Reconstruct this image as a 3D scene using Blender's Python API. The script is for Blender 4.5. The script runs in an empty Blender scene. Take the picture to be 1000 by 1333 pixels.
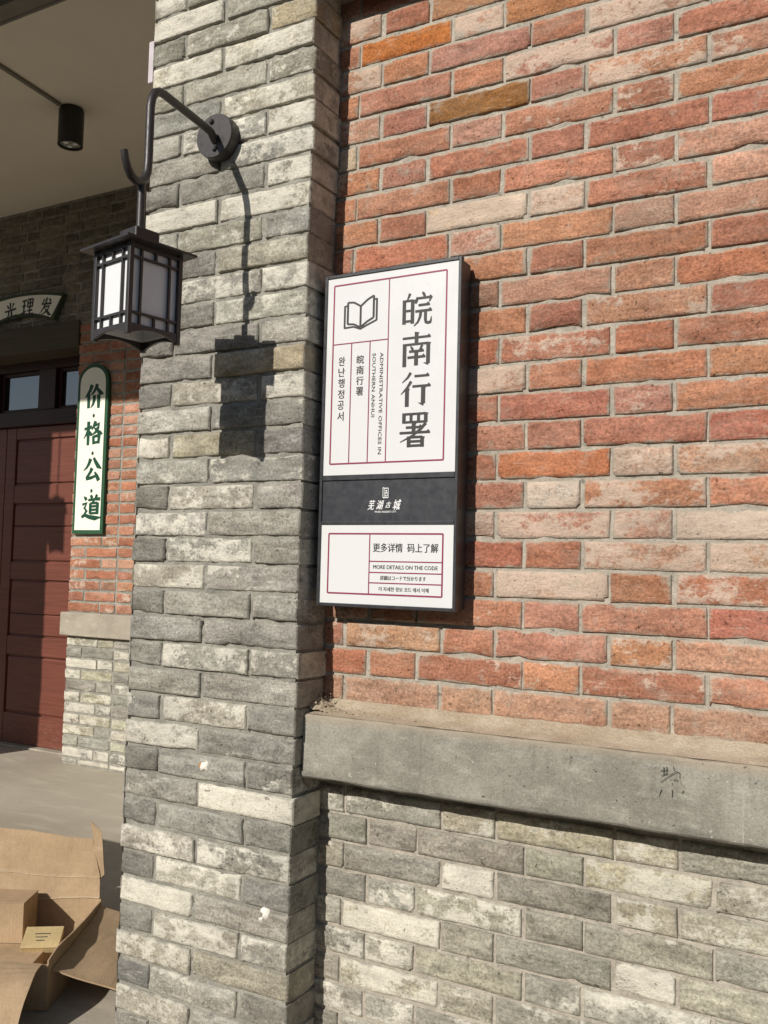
import bpy, bmesh, math, random
from mathutils import Vector, Matrix, noise
R = math.radians
random.seed(7)
sc = bpy.context.scene
col = sc.collection
ZF = 1.31                       # porch floor lies at z = 0; survey heights were taken from a bed joint 1.31 m above it

# ------------------------------------------------------------------ camera
F_PX, YAW, PIT, ROL = 1203.5, .5075, .0613, .0243
CAM = Vector((1.1236, -1.8467, -.1314 + ZF))
fw = Vector((-math.sin(YAW) * math.cos(PIT), math.cos(YAW) * math.cos(PIT), math.sin(PIT)))
_r = Vector((math.cos(YAW), math.sin(YAW), 0)); _u = _r.cross(fw)
rt = _r * math.cos(ROL) + _u * math.sin(ROL); up = -_r * math.sin(ROL) + _u * math.cos(ROL)
cam = bpy.data.cameras.new('Camera'); camo = bpy.data.objects.new('Camera', cam); col.objects.link(camo)
cam.sensor_fit = 'HORIZONTAL'; cam.sensor_width = 36; cam.lens = 36 * F_PX / 1000
cam.clip_start = .02; cam.clip_end = 500
camo.matrix_world = Matrix((( rt.x, up.x, -fw.x, CAM.x), (rt.y, up.y, -fw.y, CAM.y), (rt.z, up.z, -fw.z, CAM.z), (0, 0, 0, 1)))
sc.camera = camo

# ------------------------------------------------------------------ sky, sun, exposure
SUN = Vector((.2, 1, -.6)).normalized()
w = bpy.data.worlds.new('World'); sc.world = w; w.use_nodes = True
nt = w.node_tree; bg = nt.nodes['Background']
sky = nt.nodes.new('ShaderNodeTexSky'); sky.sky_type = 'NISHITA'; sky.sun_disc = False
sky.sun_elevation = math.asin(-SUN.z); sky.sun_rotation = math.atan2(-SUN.x, -SUN.y) % (2 * math.pi)
sky.air_density = 1.0; sky.dust_density = 1.0
nt.links.new(sky.outputs[0], bg.inputs[0]); bg.inputs[1].default_value = .078
sl = bpy.data.lights.new('Sun', 'SUN'); sl.energy = 4.8; sl.angle = R(.5); sl.color = (1, .955, .885)
so = bpy.data.objects.new('Sun', sl); col.objects.link(so); so.rotation_euler = SUN.to_track_quat('-Z', 'Y').to_euler(); so.location = (-2, -6, 6)
sc.render.engine = 'CYCLES'; sc.cycles.max_bounces = 5; sc.cycles.diffuse_bounces = 4; sc.cycles.glossy_bounces = 3; sc.cycles.transmission_bounces = 3
sc.view_settings.view_transform = 'Standard'; sc.view_settings.look = 'None'
sc.view_settings.exposure = -.06; sc.view_settings.gamma = 1

# ------------------------------------------------------------------ helpers
def ray(px, py):
    return fw + rt * ((px - 500) / F_PX) - up * ((py - 666.5) / F_PX)
def onY(px, py, y):
    d = ray(px, py); return CAM + d * ((y - CAM.y) / d.y)
def onZ(px, py, z):
    d = ray(px, py); return CAM + d * ((z - CAM.z) / d.z)
def srgb(r, g, b):
    f = lambda c: (c / 255 / 12.92) if c <= 10 else ((c / 255 + .055) / 1.055) ** 2.4
    return (f(r), f(g), f(b))
def tag(o, label=None, cat=None, group=None, kind=None):
    if label: o['label'] = label
    if cat: o['category'] = cat
    if group: o['group'] = group
    if kind: o['kind'] = kind
    return o
def empty(name, loc=(0, 0, 0), rz=0):
    o = bpy.data.objects.new(name, None); col.objects.link(o); o.location = loc; o.rotation_euler = (0, 0, rz); o.empty_display_size = .05
    return o
def link(name, me, mat=None, parent=None):
    o = bpy.data.objects.new(name, me); col.objects.link(o)
    if mat and not me.materials: me.materials.append(mat)
    if parent is not None: o.parent = parent
    return o
class MB:
    def __init__(s): s.v = []; s.f = []; s.sm = []
    def add(s, vs, fs, smooth=False):
        n = len(s.v); s.v += [tuple(v) for v in vs]
        for f in fs: s.f.append([i + n for i in f]); s.sm.append(smooth)
        return s
    def box(s, x0, x1, y0, y1, z0, z1, b=0, M=None):
        if b <= 0:
            vs = [(x, y, z) for z in (z0, z1) for y in (y0, y1) for x in (x0, x1)]
            fs = [(0, 2, 3, 1), (4, 5, 7, 6), (0, 1, 5, 4), (2, 6, 7, 3), (0, 4, 6, 2), (1, 3, 7, 5)]
        else:
            bm = bmesh.new(); bmesh.ops.create_cube(bm, size=1)
            for v in bm.verts: v.co = Vector(((x0 + x1) / 2 + v.co.x * (x1 - x0), (y0 + y1) / 2 + v.co.y * (y1 - y0), (z0 + z1) / 2 + v.co.z * (z1 - z0)))
            bmesh.ops.bevel(bm, geom=bm.edges[:], offset=b, segments=2, affect='EDGES', profile=.5)
            bm.verts.index_update(); vs = [v.co.copy() for v in bm.verts]; fs = [[v.index for v in f.verts] for f in bm.faces]; bm.free()
        if M: vs = [M @ Vector(v) for v in vs]
        return s.add(vs, fs)
    def tube(s, pts, rad, n=12, cap=True):
        pts = [Vector(p) for p in pts]; rad = rad if isinstance(rad, (list, tuple)) else [rad] * len(pts)
        rings = []; ref = Vector((1, 0, 0))
        for i, p in enumerate(pts):
            t = (pts[min(i + 1, len(pts) - 1)] - pts[max(i - 1, 0)]).normalized()
            a = ref - t * ref.dot(t)
            if a.length < 1e-3: a = Vector((0, 1, 0)) - t * t.y
            a.normalize(); b = t.cross(a); ref = a
            rings.append([p + (a * math.cos(2 * math.pi * k / n) + b * math.sin(2 * math.pi * k / n)) * rad[i] for k in range(n)])
        vs = [v for r in rings for v in r]; fs = []
        for i in range(len(pts) - 1):
            for k in range(n): fs.append((i * n + k, i * n + (k + 1) % n, (i + 1) * n + (k + 1) % n, (i + 1) * n + k))
        s.add(vs, fs, True)
        if cap: s.add(rings[0], [list(range(n))[::-1]]); s.add(rings[-1], [list(range(n))])
        return s
    def lathe(s, prof, n=28, M=None):
        vs = []; fs = []
        for r, z in prof: vs += [Vector((r * math.cos(2 * math.pi * k / n), r * math.sin(2 * math.pi * k / n), z)) for k in range(n)]
        for i in range(len(prof) - 1):
            for k in range(n): fs.append((i * n + k, i * n + (k + 1) % n, (i + 1) * n + (k + 1) % n, (i + 1) * n + k))
        fs.append(list(range(n))[::-1]); fs.append([(len(prof) - 1) * n + k for k in range(n)])
        if M: vs = [M @ v for v in vs]
        return s.add(vs, fs)
    def prism(s, poly, y0, y1):        # poly in (x, z), counter-clockwise seen from -y
        n = len(poly); vs = [(x, y0, z) for x, z in poly] + [(x, y1, z) for x, z in poly]
        return s.add(vs, [list(range(n)), list(range(n, 2 * n))[::-1]] + [(i, i + n, (i + 1) % n + n, (i + 1) % n) for i in range(n)])
    def grid(s, o, u, v, nu, nv, nrm, amp, fr=18., seed=0):
        o, u, v, nrm = Vector(o), Vector(u), Vector(v), Vector(nrm); vs = []; fs = []
        for j in range(nv + 1):
            for i in range(nu + 1):
                p = o + u * (i / nu) + v * (j / nv)
                q = p * fr + Vector((seed * 7.1, seed * 3.3, 0))
                vs.append(p + nrm * amp * (noise.noise(q) + .6 * noise.noise(q * 3.1) + .3 * noise.noise(q * 7.7)))
        for j in range(nv):
            for i in range(nu): a = j * (nu + 1) + i; fs.append((a, a + 1, a + nu + 2, a + nu + 1))
        return s.add(vs, fs, True)
    def mesh(s, name, mat=None):
        me = bpy.data.meshes.new(name); me.from_pydata(s.v, [], s.f); me.validate()
        if len(me.polygons) == len(s.sm): me.polygons.foreach_set('use_smooth', s.sm)
        if mat: me.materials.append(mat)
        return me
    def build(s, name, mat=None, parent=None): return link(name, s.mesh(name, mat), None, parent)

# ------------------------------------------------------------------ materials
class NT:
    def __init__(s, name):
        s.m = bpy.data.materials.new(name); s.m.use_nodes = True; s.t = s.m.node_tree; s.b = s.t.nodes['Principled BSDF']
    def n(s, ty, **k):
        x = s.t.nodes.new(ty)
        for a, b in k.items(): setattr(x, a, b)
        return x
    def put(s, sock, val):
        if hasattr(val, 'links') or isinstance(val, bpy.types.NodeSocket): s.t.links.new(val, sock)
        else:
            if isinstance(val, (tuple, list)) and len(val) == 3 and sock.type == 'RGBA': val = (*val, 1)
            sock.default_value = val
    def math(s, op, a, b=0., c=None, clamp=False):
        x = s.n('ShaderNodeMath', operation=op, use_clamp=clamp); s.put(x.inputs[0], a); s.put(x.inputs[1], b)
        if c is not None: s.put(x.inputs[2], c)
        return x.outputs[0]
    def noise(s, vec, scale, det=5., rough=.55, dist=0.):
        x = s.n('ShaderNodeTexNoise'); s.put(x.inputs['Vector'], vec); s.put(x.inputs['Scale'], scale); s.put(x.inputs['Detail'], det); s.put(x.inputs['Roughness'], rough); s.put(x.inputs['Distortion'], dist)
        return x.outputs['Fac']
    def step(s, v, lo, hi, a=0., b=1.):
        x = s.n('ShaderNodeMapRange', interpolation_type='SMOOTHSTEP'); s.put(x.inputs[0], v); s.put(x.inputs[1], lo); s.put(x.inputs[2], hi); s.put(x.inputs[3], a); s.put(x.inputs[4], b)
        return x.outputs[0]
    def lin(s, v, lo, hi, a, b):
        x = s.n('ShaderNodeMapRange'); s.put(x.inputs[0], v); s.put(x.inputs[1], lo); s.put(x.inputs[2], hi); s.put(x.inputs[3], a); s.put(x.inputs[4], b)
        return x.outputs[0]
    def mix(s, f, a, b, mode='MIX'):
        x = s.n('ShaderNodeMix', data_type='RGBA', blend_type=mode); s.put(x.inputs[0], f); s.put(x.inputs[6], a); s.put(x.inputs[7], b)
        return x.outputs[2]
    def gray(s, v):
        x = s.n('ShaderNodeCombineColor'); [s.put(x.inputs[i], v) for i in range(3)]; return x.outputs[0]
    def bump(s, h, strength=.5, dist=.003):
        x = s.n('ShaderNodeBump'); s.put(x.inputs['Strength'], strength); s.put(x.inputs['Distance'], dist); s.put(x.inputs['Height'], h)
        s.t.links.new(x.outputs[0], s.b.inputs['Normal'])
    def obj(s): return s.n('ShaderNodeTexCoord').outputs['Object']
    def geo(s): return s.n('ShaderNodeNewGeometry').outputs['Position']
    def sc(s, v, k):
        x = s.n('ShaderNodeVectorMath', operation='MULTIPLY'); s.put(x.inputs[0], v); s.put(x.inputs[1], k); return x.outputs[0]
    def fin(s, colr, rough=.9, spec=.2, metal=0.):
        s.put(s.b.inputs['Base Color'], colr); s.put(s.b.inputs['Roughness'], rough); s.put(s.b.inputs['Specular IOR Level'], spec); s.put(s.b.inputs['Metallic'], metal)
        return s.m

def brick_material(name, wash, mortar, tint, smear=.0, dark=.55, hazek=.40, mlo=.62, mhi=1.36):
    k = NT(name); oi = k.n('ShaderNodeObjectInfo'); at = k.n('ShaderNodeAttribute', attribute_name='edge')
    off = k.n('ShaderNodeCombineXYZ'); k.put(off.inputs[0], k.math('MULTIPLY', oi.outputs['Random'], 37.)); k.put(off.inputs[1], k.math('MULTIPLY', oi.outputs['Random'], 91.)); k.put(off.inputs[2], k.math('MULTIPLY', oi.outputs['Random'], 53.))
    va = k.n('ShaderNodeVectorMath', operation='ADD'); k.put(va.inputs[0], k.obj()); k.put(va.inputs[1], off.outputs[0]); v = va.outputs[0]
    big = k.noise(k.sc(v, (.7, 1, 1.9)), 10, 5, .65); mid = k.noise(k.sc(v, (.5, 1, 1.5)), 34, 7, .72, .1); fine = k.noise(v, 170, 4, .7); gr = k.noise(v, 420, 2, .6)
    c = k.mix(k.step(big, .38, .66, 0, .75), oi.outputs['Color'], k.mix(1., oi.outputs['Color'], tint, 'MULTIPLY'))
    c = k.mix(1., c, k.gray(k.lin(mid, .27, .73, mlo, mhi)), 'MULTIPLY')
    c = k.mix(1., c, k.gray(k.lin(fine, .30, .70, .58, 1.44)), 'MULTIPLY')
    # pale wash and efflorescence, amount in the object colour's alpha
    wn = k.math('ADD', k.math('ADD', k.math('MULTIPLY', k.noise(k.sc(v, (1, 1, 1.5)), 13, 7, .70), .72), k.math('MULTIPLY', k.noise(v, 70, 4, .7), .28)), k.math('MULTIPLY', at.outputs['Fac'], .03))
    thr = k.math('SUBTRACT', .74, k.math('MULTIPLY', oi.outputs['Alpha'], .46))
    wm = k.step(wn, thr, k.math('ADD', thr, .085))
    wm = k.math('MULTIPLY', wm, k.lin(fine, .3, .7, .55, .98))
    c = k.mix(wm, c, k.mix(1., wash, k.gray(k.lin(mid, .25, .75, .78, 1.16)), 'MULTIPLY'))
    hz = k.math('MULTIPLY', k.step(k.noise(k.sc(v, (.8, 1, 1.7)), 7.5, 7, .66), .50, .70, 0, hazek), k.lin(oi.outputs['Alpha'], 0, .6, .25, 1.))
    c = k.mix(hz, c, k.mix(.45, mortar, wash))
    scr = k.step(k.noise(k.sc(v, (3.2, 1, 22)), 6, 3, .5), .64, .70, 0, .22); c = k.mix(scr, c, wash)
    # mortar smeared over the arrises
    sn = k.math('ADD', k.noise(v, 26, 7, .62), k.math('MULTIPLY', at.outputs['Fac'], .22 + smear))
    sm = k.step(sn, .56, .84, 0, .95)
    c = k.mix(sm, c, mortar)
    # soot and pits
    pit = k.math('MULTIPLY', k.step(k.noise(v, 105, 2, .6), .655, .73, 0, .75), k.step(big, .42, .58))
    so_ = k.step(k.noise(v, 21, 6, .7), .60, .74, 0, dark)
    c = k.mix(so_, c, k.mix(1., c, (.42, .40, .38), 'MULTIPLY')); c = k.mix(pit, c, k.mix(1., c, (.36, .33, .30), 'MULTIPLY'))
    gp = k.geo(); c = k.mix(1., c, k.gray(k.lin(k.noise(gp, 2.6, 5, .6), .28, .72, .80, 1.18)), 'MULTIPLY')
    c = k.mix(k.step(k.noise(k.sc(gp, (2.2, 2.2, .7)), 6, 6, .7), .60, .74, 0, .30), c, mortar)
    h = k.math('ADD', k.math('MULTIPLY', mid, 1.), k.math('MULTIPLY', fine, .55)); h = k.math('ADD', h, k.math('MULTIPLY', gr, .22))
    h = k.math('ADD', h, k.math('MULTIPLY', wm, .18)); h = k.math('SUBTRACT', h, k.math('MULTIPLY', pit, .8))
    k.bump(h, .85, .0050)
    return k.fin(c, .92, .15)
MORT = (.41, .365, .295)
M_red = brick_material('red brick', (.60, .47, .37), MORT, (.84, .76, .72), -.01, .50, .34)
M_grey = brick_material('grey brick', (.70, .66, .555), (.325, .307, .257), (.68, .66, .63), -.07, .70, .42, .52, 1.48)

def mortar_material(name, c0, c1):
    k = NT(name); v = k.geo(); a = k.noise(v, 16, 6, .6); b = k.noise(v, 150, 5, .7); d = k.noise(v, 480, 2)
    c = k.mix(k.step(a, .35, .65), c0, c1); c = k.mix(1., c, k.gray(k.lin(b, .25, .75, .72, 1.25)), 'MULTIPLY')
    c = k.mix(k.step(k.noise(v, 60, 4), .62, .7, 0, .6), c, (.09, .085, .075))
    k.bump(k.math('ADD', b, k.math('MULTIPLY', d, .5)), .9, .004); return k.fin(c, .95, .1)
M_mort = mortar_material('lime mortar', (.36, .325, .268), (.49, .44, .362))
M_mort2 = mortar_material('grey mortar', (.25, .238, .205), (.37, .352, .30))

def concrete_material(name, c0, c1, stain=(.13, .125, .11), zs=None):
    k = NT(name); v = k.geo(); a = k.noise(v, 4.5, 7, .6, .3); b = k.noise(k.sc(v, (1, 1, 3.2)), 9, 6, .65); f = k.noise(v, 210, 4, .7)
    c = k.mix(k.step(a, .32, .68), c0, c1); c = k.mix(k.step(b, .52, .70, 0, .55), c, (c1[0] * 1.25, c1[1] * 1.25, c1[2] * 1.2))
    c = k.mix(1., c, k.gray(k.lin(f, .25, .75, .84, 1.15)), 'MULTIPLY')
    c = k.mix(k.step(k.noise(v, 3.1, 8, .7, .5), .56, .70, 0, .5), c, stain)
    sp = k.step(k.noise(v, 75, 3, .5), .70, .735, 0, .7); c = k.mix(sp, c, (.55, .53, .47))
    pt = k.step(k.noise(v, 95, 3, .5), .30, .27, 0, .7); c = k.mix(pt, c, (.07, .065, .055))
    h = k.math('ADD', k.math('MULTIPLY', f, .5), k.noise(v, 45, 5, .6)); h = k.math('SUBTRACT', h, k.math('MULTIPLY', pt, .7))
    k.bump(h, .5, .003); return k.fin(c, .88, .2)
def ledge_material():
    k = NT('stained ledge concrete'); v = k.geo(); a = k.noise(v, 6, 8, .66, .3); b = k.noise(k.sc(v, (1, 1, 3)), 11, 7, .7); f = k.noise(v, 230, 4, .75); st = k.noise(k.sc(v, (9, 1, .9)), 3.2, 6, .65)
    c = k.mix(k.step(a, .32, .68), (.215, .200, .165), (.335, .315, .262)); c = k.mix(k.step(b, .50, .68, 0, .6), c, (.40, .38, .32))
    c = k.mix(1., c, k.gray(k.lin(f, .28, .72, .74, 1.26)), 'MULTIPLY')
    c = k.mix(k.step(st, .56, .70, 0, .45), c, (.15, .14, .115)); c = k.mix(k.step(k.noise(k.sc(v, (14, 1, .6)), 2.4, 5, .6), .66, .74, 0, .5), c, (.50, .48, .42))
    z = k.n('ShaderNodeSeparateXYZ'); k.put(z.inputs[0], v)
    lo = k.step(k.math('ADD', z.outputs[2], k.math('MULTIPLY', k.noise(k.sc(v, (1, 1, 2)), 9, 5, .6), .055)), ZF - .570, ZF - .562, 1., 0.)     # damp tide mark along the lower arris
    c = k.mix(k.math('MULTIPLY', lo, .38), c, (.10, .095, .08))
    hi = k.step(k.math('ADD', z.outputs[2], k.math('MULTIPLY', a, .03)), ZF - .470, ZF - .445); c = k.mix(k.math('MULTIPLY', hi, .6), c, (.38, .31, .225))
    sp = k.step(k.noise(v, 85, 3, .5), .715, .75, 0, .6); c = k.mix(sp, c, (.54, .52, .46)); pt = k.step(k.noise(v, 100, 3, .5), .295, .26, 0, .7); c = k.mix(pt, c, (.06, .055, .045))
    h = k.math('ADD', k.math('MULTIPLY', f, .6), k.noise(v, 45, 6, .65)); h = k.math('SUBTRACT', h, k.math('MULTIPLY', pt, 1.)); k.bump(h, .75, .004); return k.fin(c, .9, .15)
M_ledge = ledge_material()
M_band = concrete_material('band concrete', (.30, .265, .21), (.40, .355, .285), (.22, .19, .15))
M_floor = None
def floor_material():
    k = NT('porch floor concrete'); v = k.geo(); a = k.noise(v, 1.1, 6, .6); b = k.noise(k.sc(v, (1, 3.5, 1)), 3.0, 6, .6, .4); f = k.noise(v, 160, 4, .7); d = k.noise(v, 14, 6, .7)
    c = k.mix(k.step(a, .32, .68), (.35, .31, .24), (.45, .40, .32)); c = k.mix(k.step(b, .5, .72, 0, .5), c, (.54, .485, .39))
    c = k.mix(1., c, k.gray(k.lin(f, .25, .75, .85, 1.14)), 'MULTIPLY'); c = k.mix(k.step(d, .58, .74, 0, .45), c, (.24, .21, .175))
    k.bump(k.math('ADD', f, k.math('MULTIPLY', d, 1.2)), .35, .003); return k.fin(c, k.lin(b, .3, .7, .6, .85), .3)
M_floor = floor_material()
def flat(name, c, rough=.7, spec=.3, metal=0., var=.10, scale=30., bump=.0, bscale=180.):
    k = NT(name); v = k.obj(); n_ = k.noise(v, scale, 6, .6)
    cc = k.mix(1., c, k.gray(k.lin(n_, .25, .75, 1 - var, 1 + var)), 'MULTIPLY')
    if bump: k.bump(k.noise(v, bscale, 4, .6), bump, .002)
    return k.fin(cc, k.lin(k.noise(v, scale * 2.3, 4), .3, .7, max(.05, rough - .08), min(1, rough + .08)), spec, metal)
M_ceil = flat('painted plaster ceiling', (.80, .735, .62), .9, .1, var=.05, scale=2.5, bump=.12)
M_beam = flat('grey roof beam', (.22, .20, .17), .85, .2, var=.15, scale=6, bump=.2)
M_lamp = flat('dark bronze paint', (.040, .034, .033), .42, .5, .15, .12, 40, .12, 420)
M_spot = flat('black satin metal', (.012, .012, .012), .4, .5)
M_frame = flat('charcoal sign metal', (.045, .046, .05), .38, .5, .3, .06)
M_dark = flat('charcoal sign panel', (.042, .044, .050), .33, .5, 0, .05)
M_white = flat('white sign face', (.68, .68, .67), .24, .5, 0, .035, 4)
M_rline = flat('crimson sign rule', (.24, .03, .07), .45, .4, 0, .12, 30)
M_ink = flat('dark grey lettering', (.045, .042, .040), .5, .3)
M_wht = flat('white lettering', (.78, .78, .76), .5, .3)
M_green = flat('green sign edge', (.022, .085, .040), .5, .35)
M_cream = flat('cream sign face', (.88, .865, .73), .5, .3, 0, .03, 8)
M_gink = flat('green lettering', (.010, .062, .032), .5, .3)
M_olive = flat('olive sign edge', (.045, .062, .032), .6, .3)
M_screw = flat('steel screw', (.10, .095, .09), .3, .5, .8)
M_pipe = flat('grey conduit plastic', (.20, .185, .15), .6, .3)
M_jbox = flat('pale plastic', (.52, .46, .48), .5, .4)
M_marker = flat('black marker', (.055, .052, .046), .8, .2)
M_dab = flat('white filler', (.74, .70, .62), .8, .2, 0, .1, 60, .5)
M_rust = flat('orange rust', (.45, .20, .07), .85, .2, 0, .2, 90)
def wood(name, c, gloss=.45):
    k = NT(name); v = k.obj(); g = k.noise(k.sc(v, (1, 1, 26)), 3, 6, .6, .6); s_ = k.noise(v, 22, 7, .7)
    cc = k.mix(1., c, k.gray(k.lin(g, .25, .75, .72, 1.25)), 'MULTIPLY')
    sx = k.n('ShaderNodeSeparateXYZ'); k.put(sx.inputs[0], k.geo())
    low = k.step(k.math('ADD', sx.outputs[2], k.math('MULTIPLY', s_, -.5)), -.20, .02, 1., 0.)      # scuffed and dusty near the sill
    cc = k.mix(k.math('MULTIPLY', low, k.step(k.noise(k.sc(v, (1, 1, 4)), 30, 7, .75), .48, .72, 0, .7)), cc, (.24, .16, .12))
    k.bump(k.math('ADD', g, s_), .25, .003); return k.fin(cc, gloss, .35)
M_door = wood('oxblood door paint', (.150, .046, .029)); M_dframe = wood('dark red frame paint', (.035, .013, .010), .5)
M_lintel = wood('weathered lintel', (.085, .072, .048), .8)
def card(name, c):
    k = NT(name); v = k.obj(); fl = k.noise(k.sc(v, (60, 60, 1)), 3.0, 3, .5); s_ = k.noise(v, 7, 6, .65)
    cc = k.mix(1., c, k.gray(k.lin(s_, .25, .75, .72, 1.22)), 'MULTIPLY'); cc = k.mix(k.step(k.noise(k.sc(v, (1, 1, 6)), 5, 6, .7), .58, .68, 0, .35), cc, (.50, .39, .26)); cc = k.mix(k.step(k.noise(v, 3.5, 6, .7), .58, .70, 0, .4), cc, (.20, .13, .075)); cc = k.mix(1., cc, k.gray(k.lin(k.noise(v, 130, 4, .7), .25, .75, .9, 1.1)), 'MULTIPLY')
    k.bump(k.math('ADD', k.math('MULTIPLY', s_, 3.), fl), .3, .003); return k.fin(cc, .85, .15)
M_card = card('brown cardboard', (.42, .30, .185)); M_card2 = card('torn cardboard edge', (.56, .44, .30)); M_card3 = card('yellow carton', (.50, .385, .20))
def glass_material():
    k = NT('dark window glass'); k.b.inputs['IOR'].default_value = 1.9; return k.fin((.012, .014, .017), .02, 1.)
    
M_glass = glass_material()
def acrylic():
    k = NT('frosted lantern acrylic'); t = k.t; d = k.n('ShaderNodeBsdfDiffuse'); d.inputs[0].default_value = (.84, .85, .86, 1)
    tr = k.n('ShaderNodeBsdfTranslucent'); tr.inputs[0].default_value = (.80, .79, .76, 1); m = k.n('ShaderNodeMixShader'); m.inputs[0].default_value = .20
    t.links.new(d.outputs[0], m.inputs[1]); t.links.new(tr.outputs[0], m.inputs[2]); t.links.new(m.outputs[0], t.nodes['Material Output'].inputs[0]); return k.m
M_acr = acrylic()
def dust():
    k = NT('dusty mortar fillet'); v = k.geo(); a = k.noise(v, 11, 7, .65); b = k.noise(v, 190, 4, .7)
    c = k.mix(k.step(a, .36, .64), (.40, .32, .225), (.52, .44, .33)); c = k.mix(1., c, k.gray(k.lin(b, .25, .75, .8, 1.2)), 'MULTIPLY')
    k.bump(k.math('ADD', b, a), .8, .005); return k.fin(c, .95, .1)
M_dust = dust()

# ------------------------------------------------------------------ brick meshes
_cache = {}
def brick_mesh(L, H, D, var, rough=1., mname=''):
    key = (round(L, 3), round(H, 3), round(D, 3), var, rough, mname)
    if key in _cache: return _cache[key]
    rg = random.Random(str(key)); nx = max(3, min(9, round(L / .028))); nz = 3
    b = .0017 * rough; sd = Vector((rg.random() * 50, rg.random() * 50, rg.random() * 50))
    vs = []; ed = []; idx = {}
    def jit(x, z, s): return s * noise.noise(Vector((x * 45, 0, z * 45)) + sd)
    chip = {}
    for _ in range(rg.choice((0, 0, 1, 1, 2, 3))):
        chip[(rg.choice((0, nx, rg.randint(1, nx - 1), rg.randint(1, nx - 1), rg.randint(1, nx - 1))), rg.choice((0, nz)))] = rg.choice((.3, .4, .6, .9))
    ib = .008
    for j in range(nz + 1):
        for i in range(nx + 1):
            x = -L / 2 + b + (L - 2 * b) * i / nx; z = -H / 2 + b + (H - 2 * b) * j / nz
            if 0 < i < nx: x += rg.uniform(-.2, .2) * L / nx
            if 0 < j < nz: z = (-1 if j == 1 else 1) * (H / 2 - ib) + rg.uniform(-.002, .002)
            if i == 1: x = -L / 2 + rg.uniform(.006, .010)
            if i == nx - 1: x = L / 2 - rg.uniform(.006, .010)
            edge = i in (0, nx) or j in (0, nz)
            y = jit(x, z, .0016 * rough) + (rg.uniform(0, .0015) if edge else -.0004)
            if edge:
                dx = jit(x + 9, z, .0011 * rough) + rg.uniform(-.0005, .0005); dz = jit(x, z + 9, .0010 * rough) + rg.uniform(-.0005, .0005)
                c_ = chip.get((i, j), 0)
                if c_: y += .006 * c_; dz += -.006 * c_ * (1 if z > 0 else -1); dx += (-.007 * c_ * (1 if x > 0 else -1)) if i in (0, nx) else 0
                x += dx; z += dz
            idx[i, j] = len(vs); vs.append((x, y, z)); ed.append(1. if edge else 0.)
    loop = [(i, 0) for i in range(nx)] + [(nx, j) for j in range(nz)] + [(i, nz) for i in range(nx, 0, -1)] + [(0, j) for j in range(nz, 0, -1)]
    n = len(loop); o1 = len(vs)
    for (i, j) in loop:
        x, y, z = vs[idx[i, j]]
        sx = -1 if i == 0 else 1 if i == nx else 0; sz = -1 if j == 0 else 1 if j == nz else 0
        vs.append((x + sx * b * .8, y + b + .001, z + sz * b * .8)); ed.append(1.)
    o2 = len(vs)
    for t in range(n):
        x, y, z = vs[o1 + t]; vs.append((x, D, z)); ed.append(1.)
    fs = [(idx[i, j], idx[i + 1, j], idx[i + 1, j + 1], idx[i, j + 1]) for j in range(nz) for i in range(nx)]; sm = [True] * len(fs)
    for t in range(n):
        q = (t + 1) % n; a, c_ = idx[loop[t]], idx[loop[q]]
        fs.append((a, o1 + t, o1 + q, c_)); sm.append(False); fs.append((o1 + t, o2 + t, o2 + q, o1 + q)); sm.append(False)
    fs.append([o2 + t for t in range(n)]); sm.append(False)
    me = bpy.data.meshes.new('brick'); me.from_pydata(vs, [], fs); me.polygons.foreach_set('use_smooth', sm)
    at = me.attributes.new('edge', 'FLOAT', 'POINT'); at.data.foreach_set('value', ed)
    _cache[key] = me; return me
BR = []
def brick(parent, x0, x1, z0, z1, y, D, mat, colr, wash, rough=1., nvar=9, store=None):
    L = round((x1 - x0) / .004) * .004; H = round((z1 - z0) / .002) * .002
    me0 = brick_mesh(L, H, D, random.randrange(nvar), rough, mat.name)
    if not me0.materials: me0.materials.append(mat)
    o = bpy.data.objects.new('brick', me0); col.objects.link(o); o.parent = parent
    o.location = ((x0 + x1) / 2 + random.uniform(-.001, .001), y + random.uniform(-.0018, .0012) * rough ** 2, (z0 + z1) / 2 + random.uniform(-.0008, .0008))
    o.rotation_euler = (random.gauss(0, .006), random.gauss(0, .004), random.gauss(0, .004))
    o.color = (*colr, wash)
    if store is not None: store.append((o, x0, x1, z0, z1))
    return o
def vary(c, s=.12):
    m = random.gauss(1, s); return tuple(max(.01, v * m * random.gauss(1, s * .15)) for v in c)
REDS = [(.405, .188, .115), (.42, .202, .126), (.385, .165, .100), (.43, .240, .165), (.44, .215, .125), (.36, .162, .104), (.415, .208, .138)]
GREYS = [(.32, .303, .26), (.36, .34, .29), (.265, .253, .222), (.40, .377, .32), (.29, .275, .238), (.34, .322, .274), (.225, .215, .19)]
YELL = [(.385, .358, .27), (.42, .39, .295), (.34, .317, .245), (.31, .292, .24), (.38, .354, .275)]

# ================================================================== large structure
g = MB().box(-6.2, 1.62, -1.05, 2.6, -.30, 0, .008).build('pavement', M_floor); tag(g, kind='structure')
M_street = concrete_material('worn street stone', (.10, .095, .085), (.15, .142, .125), (.07, .066, .06))
tag(MB().grid((-80, -80, -.30), (160, 0, 0), (0, 160, 0), 40, 40, (0, 0, 1), 0).build('street', M_street), kind='structure')

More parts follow.
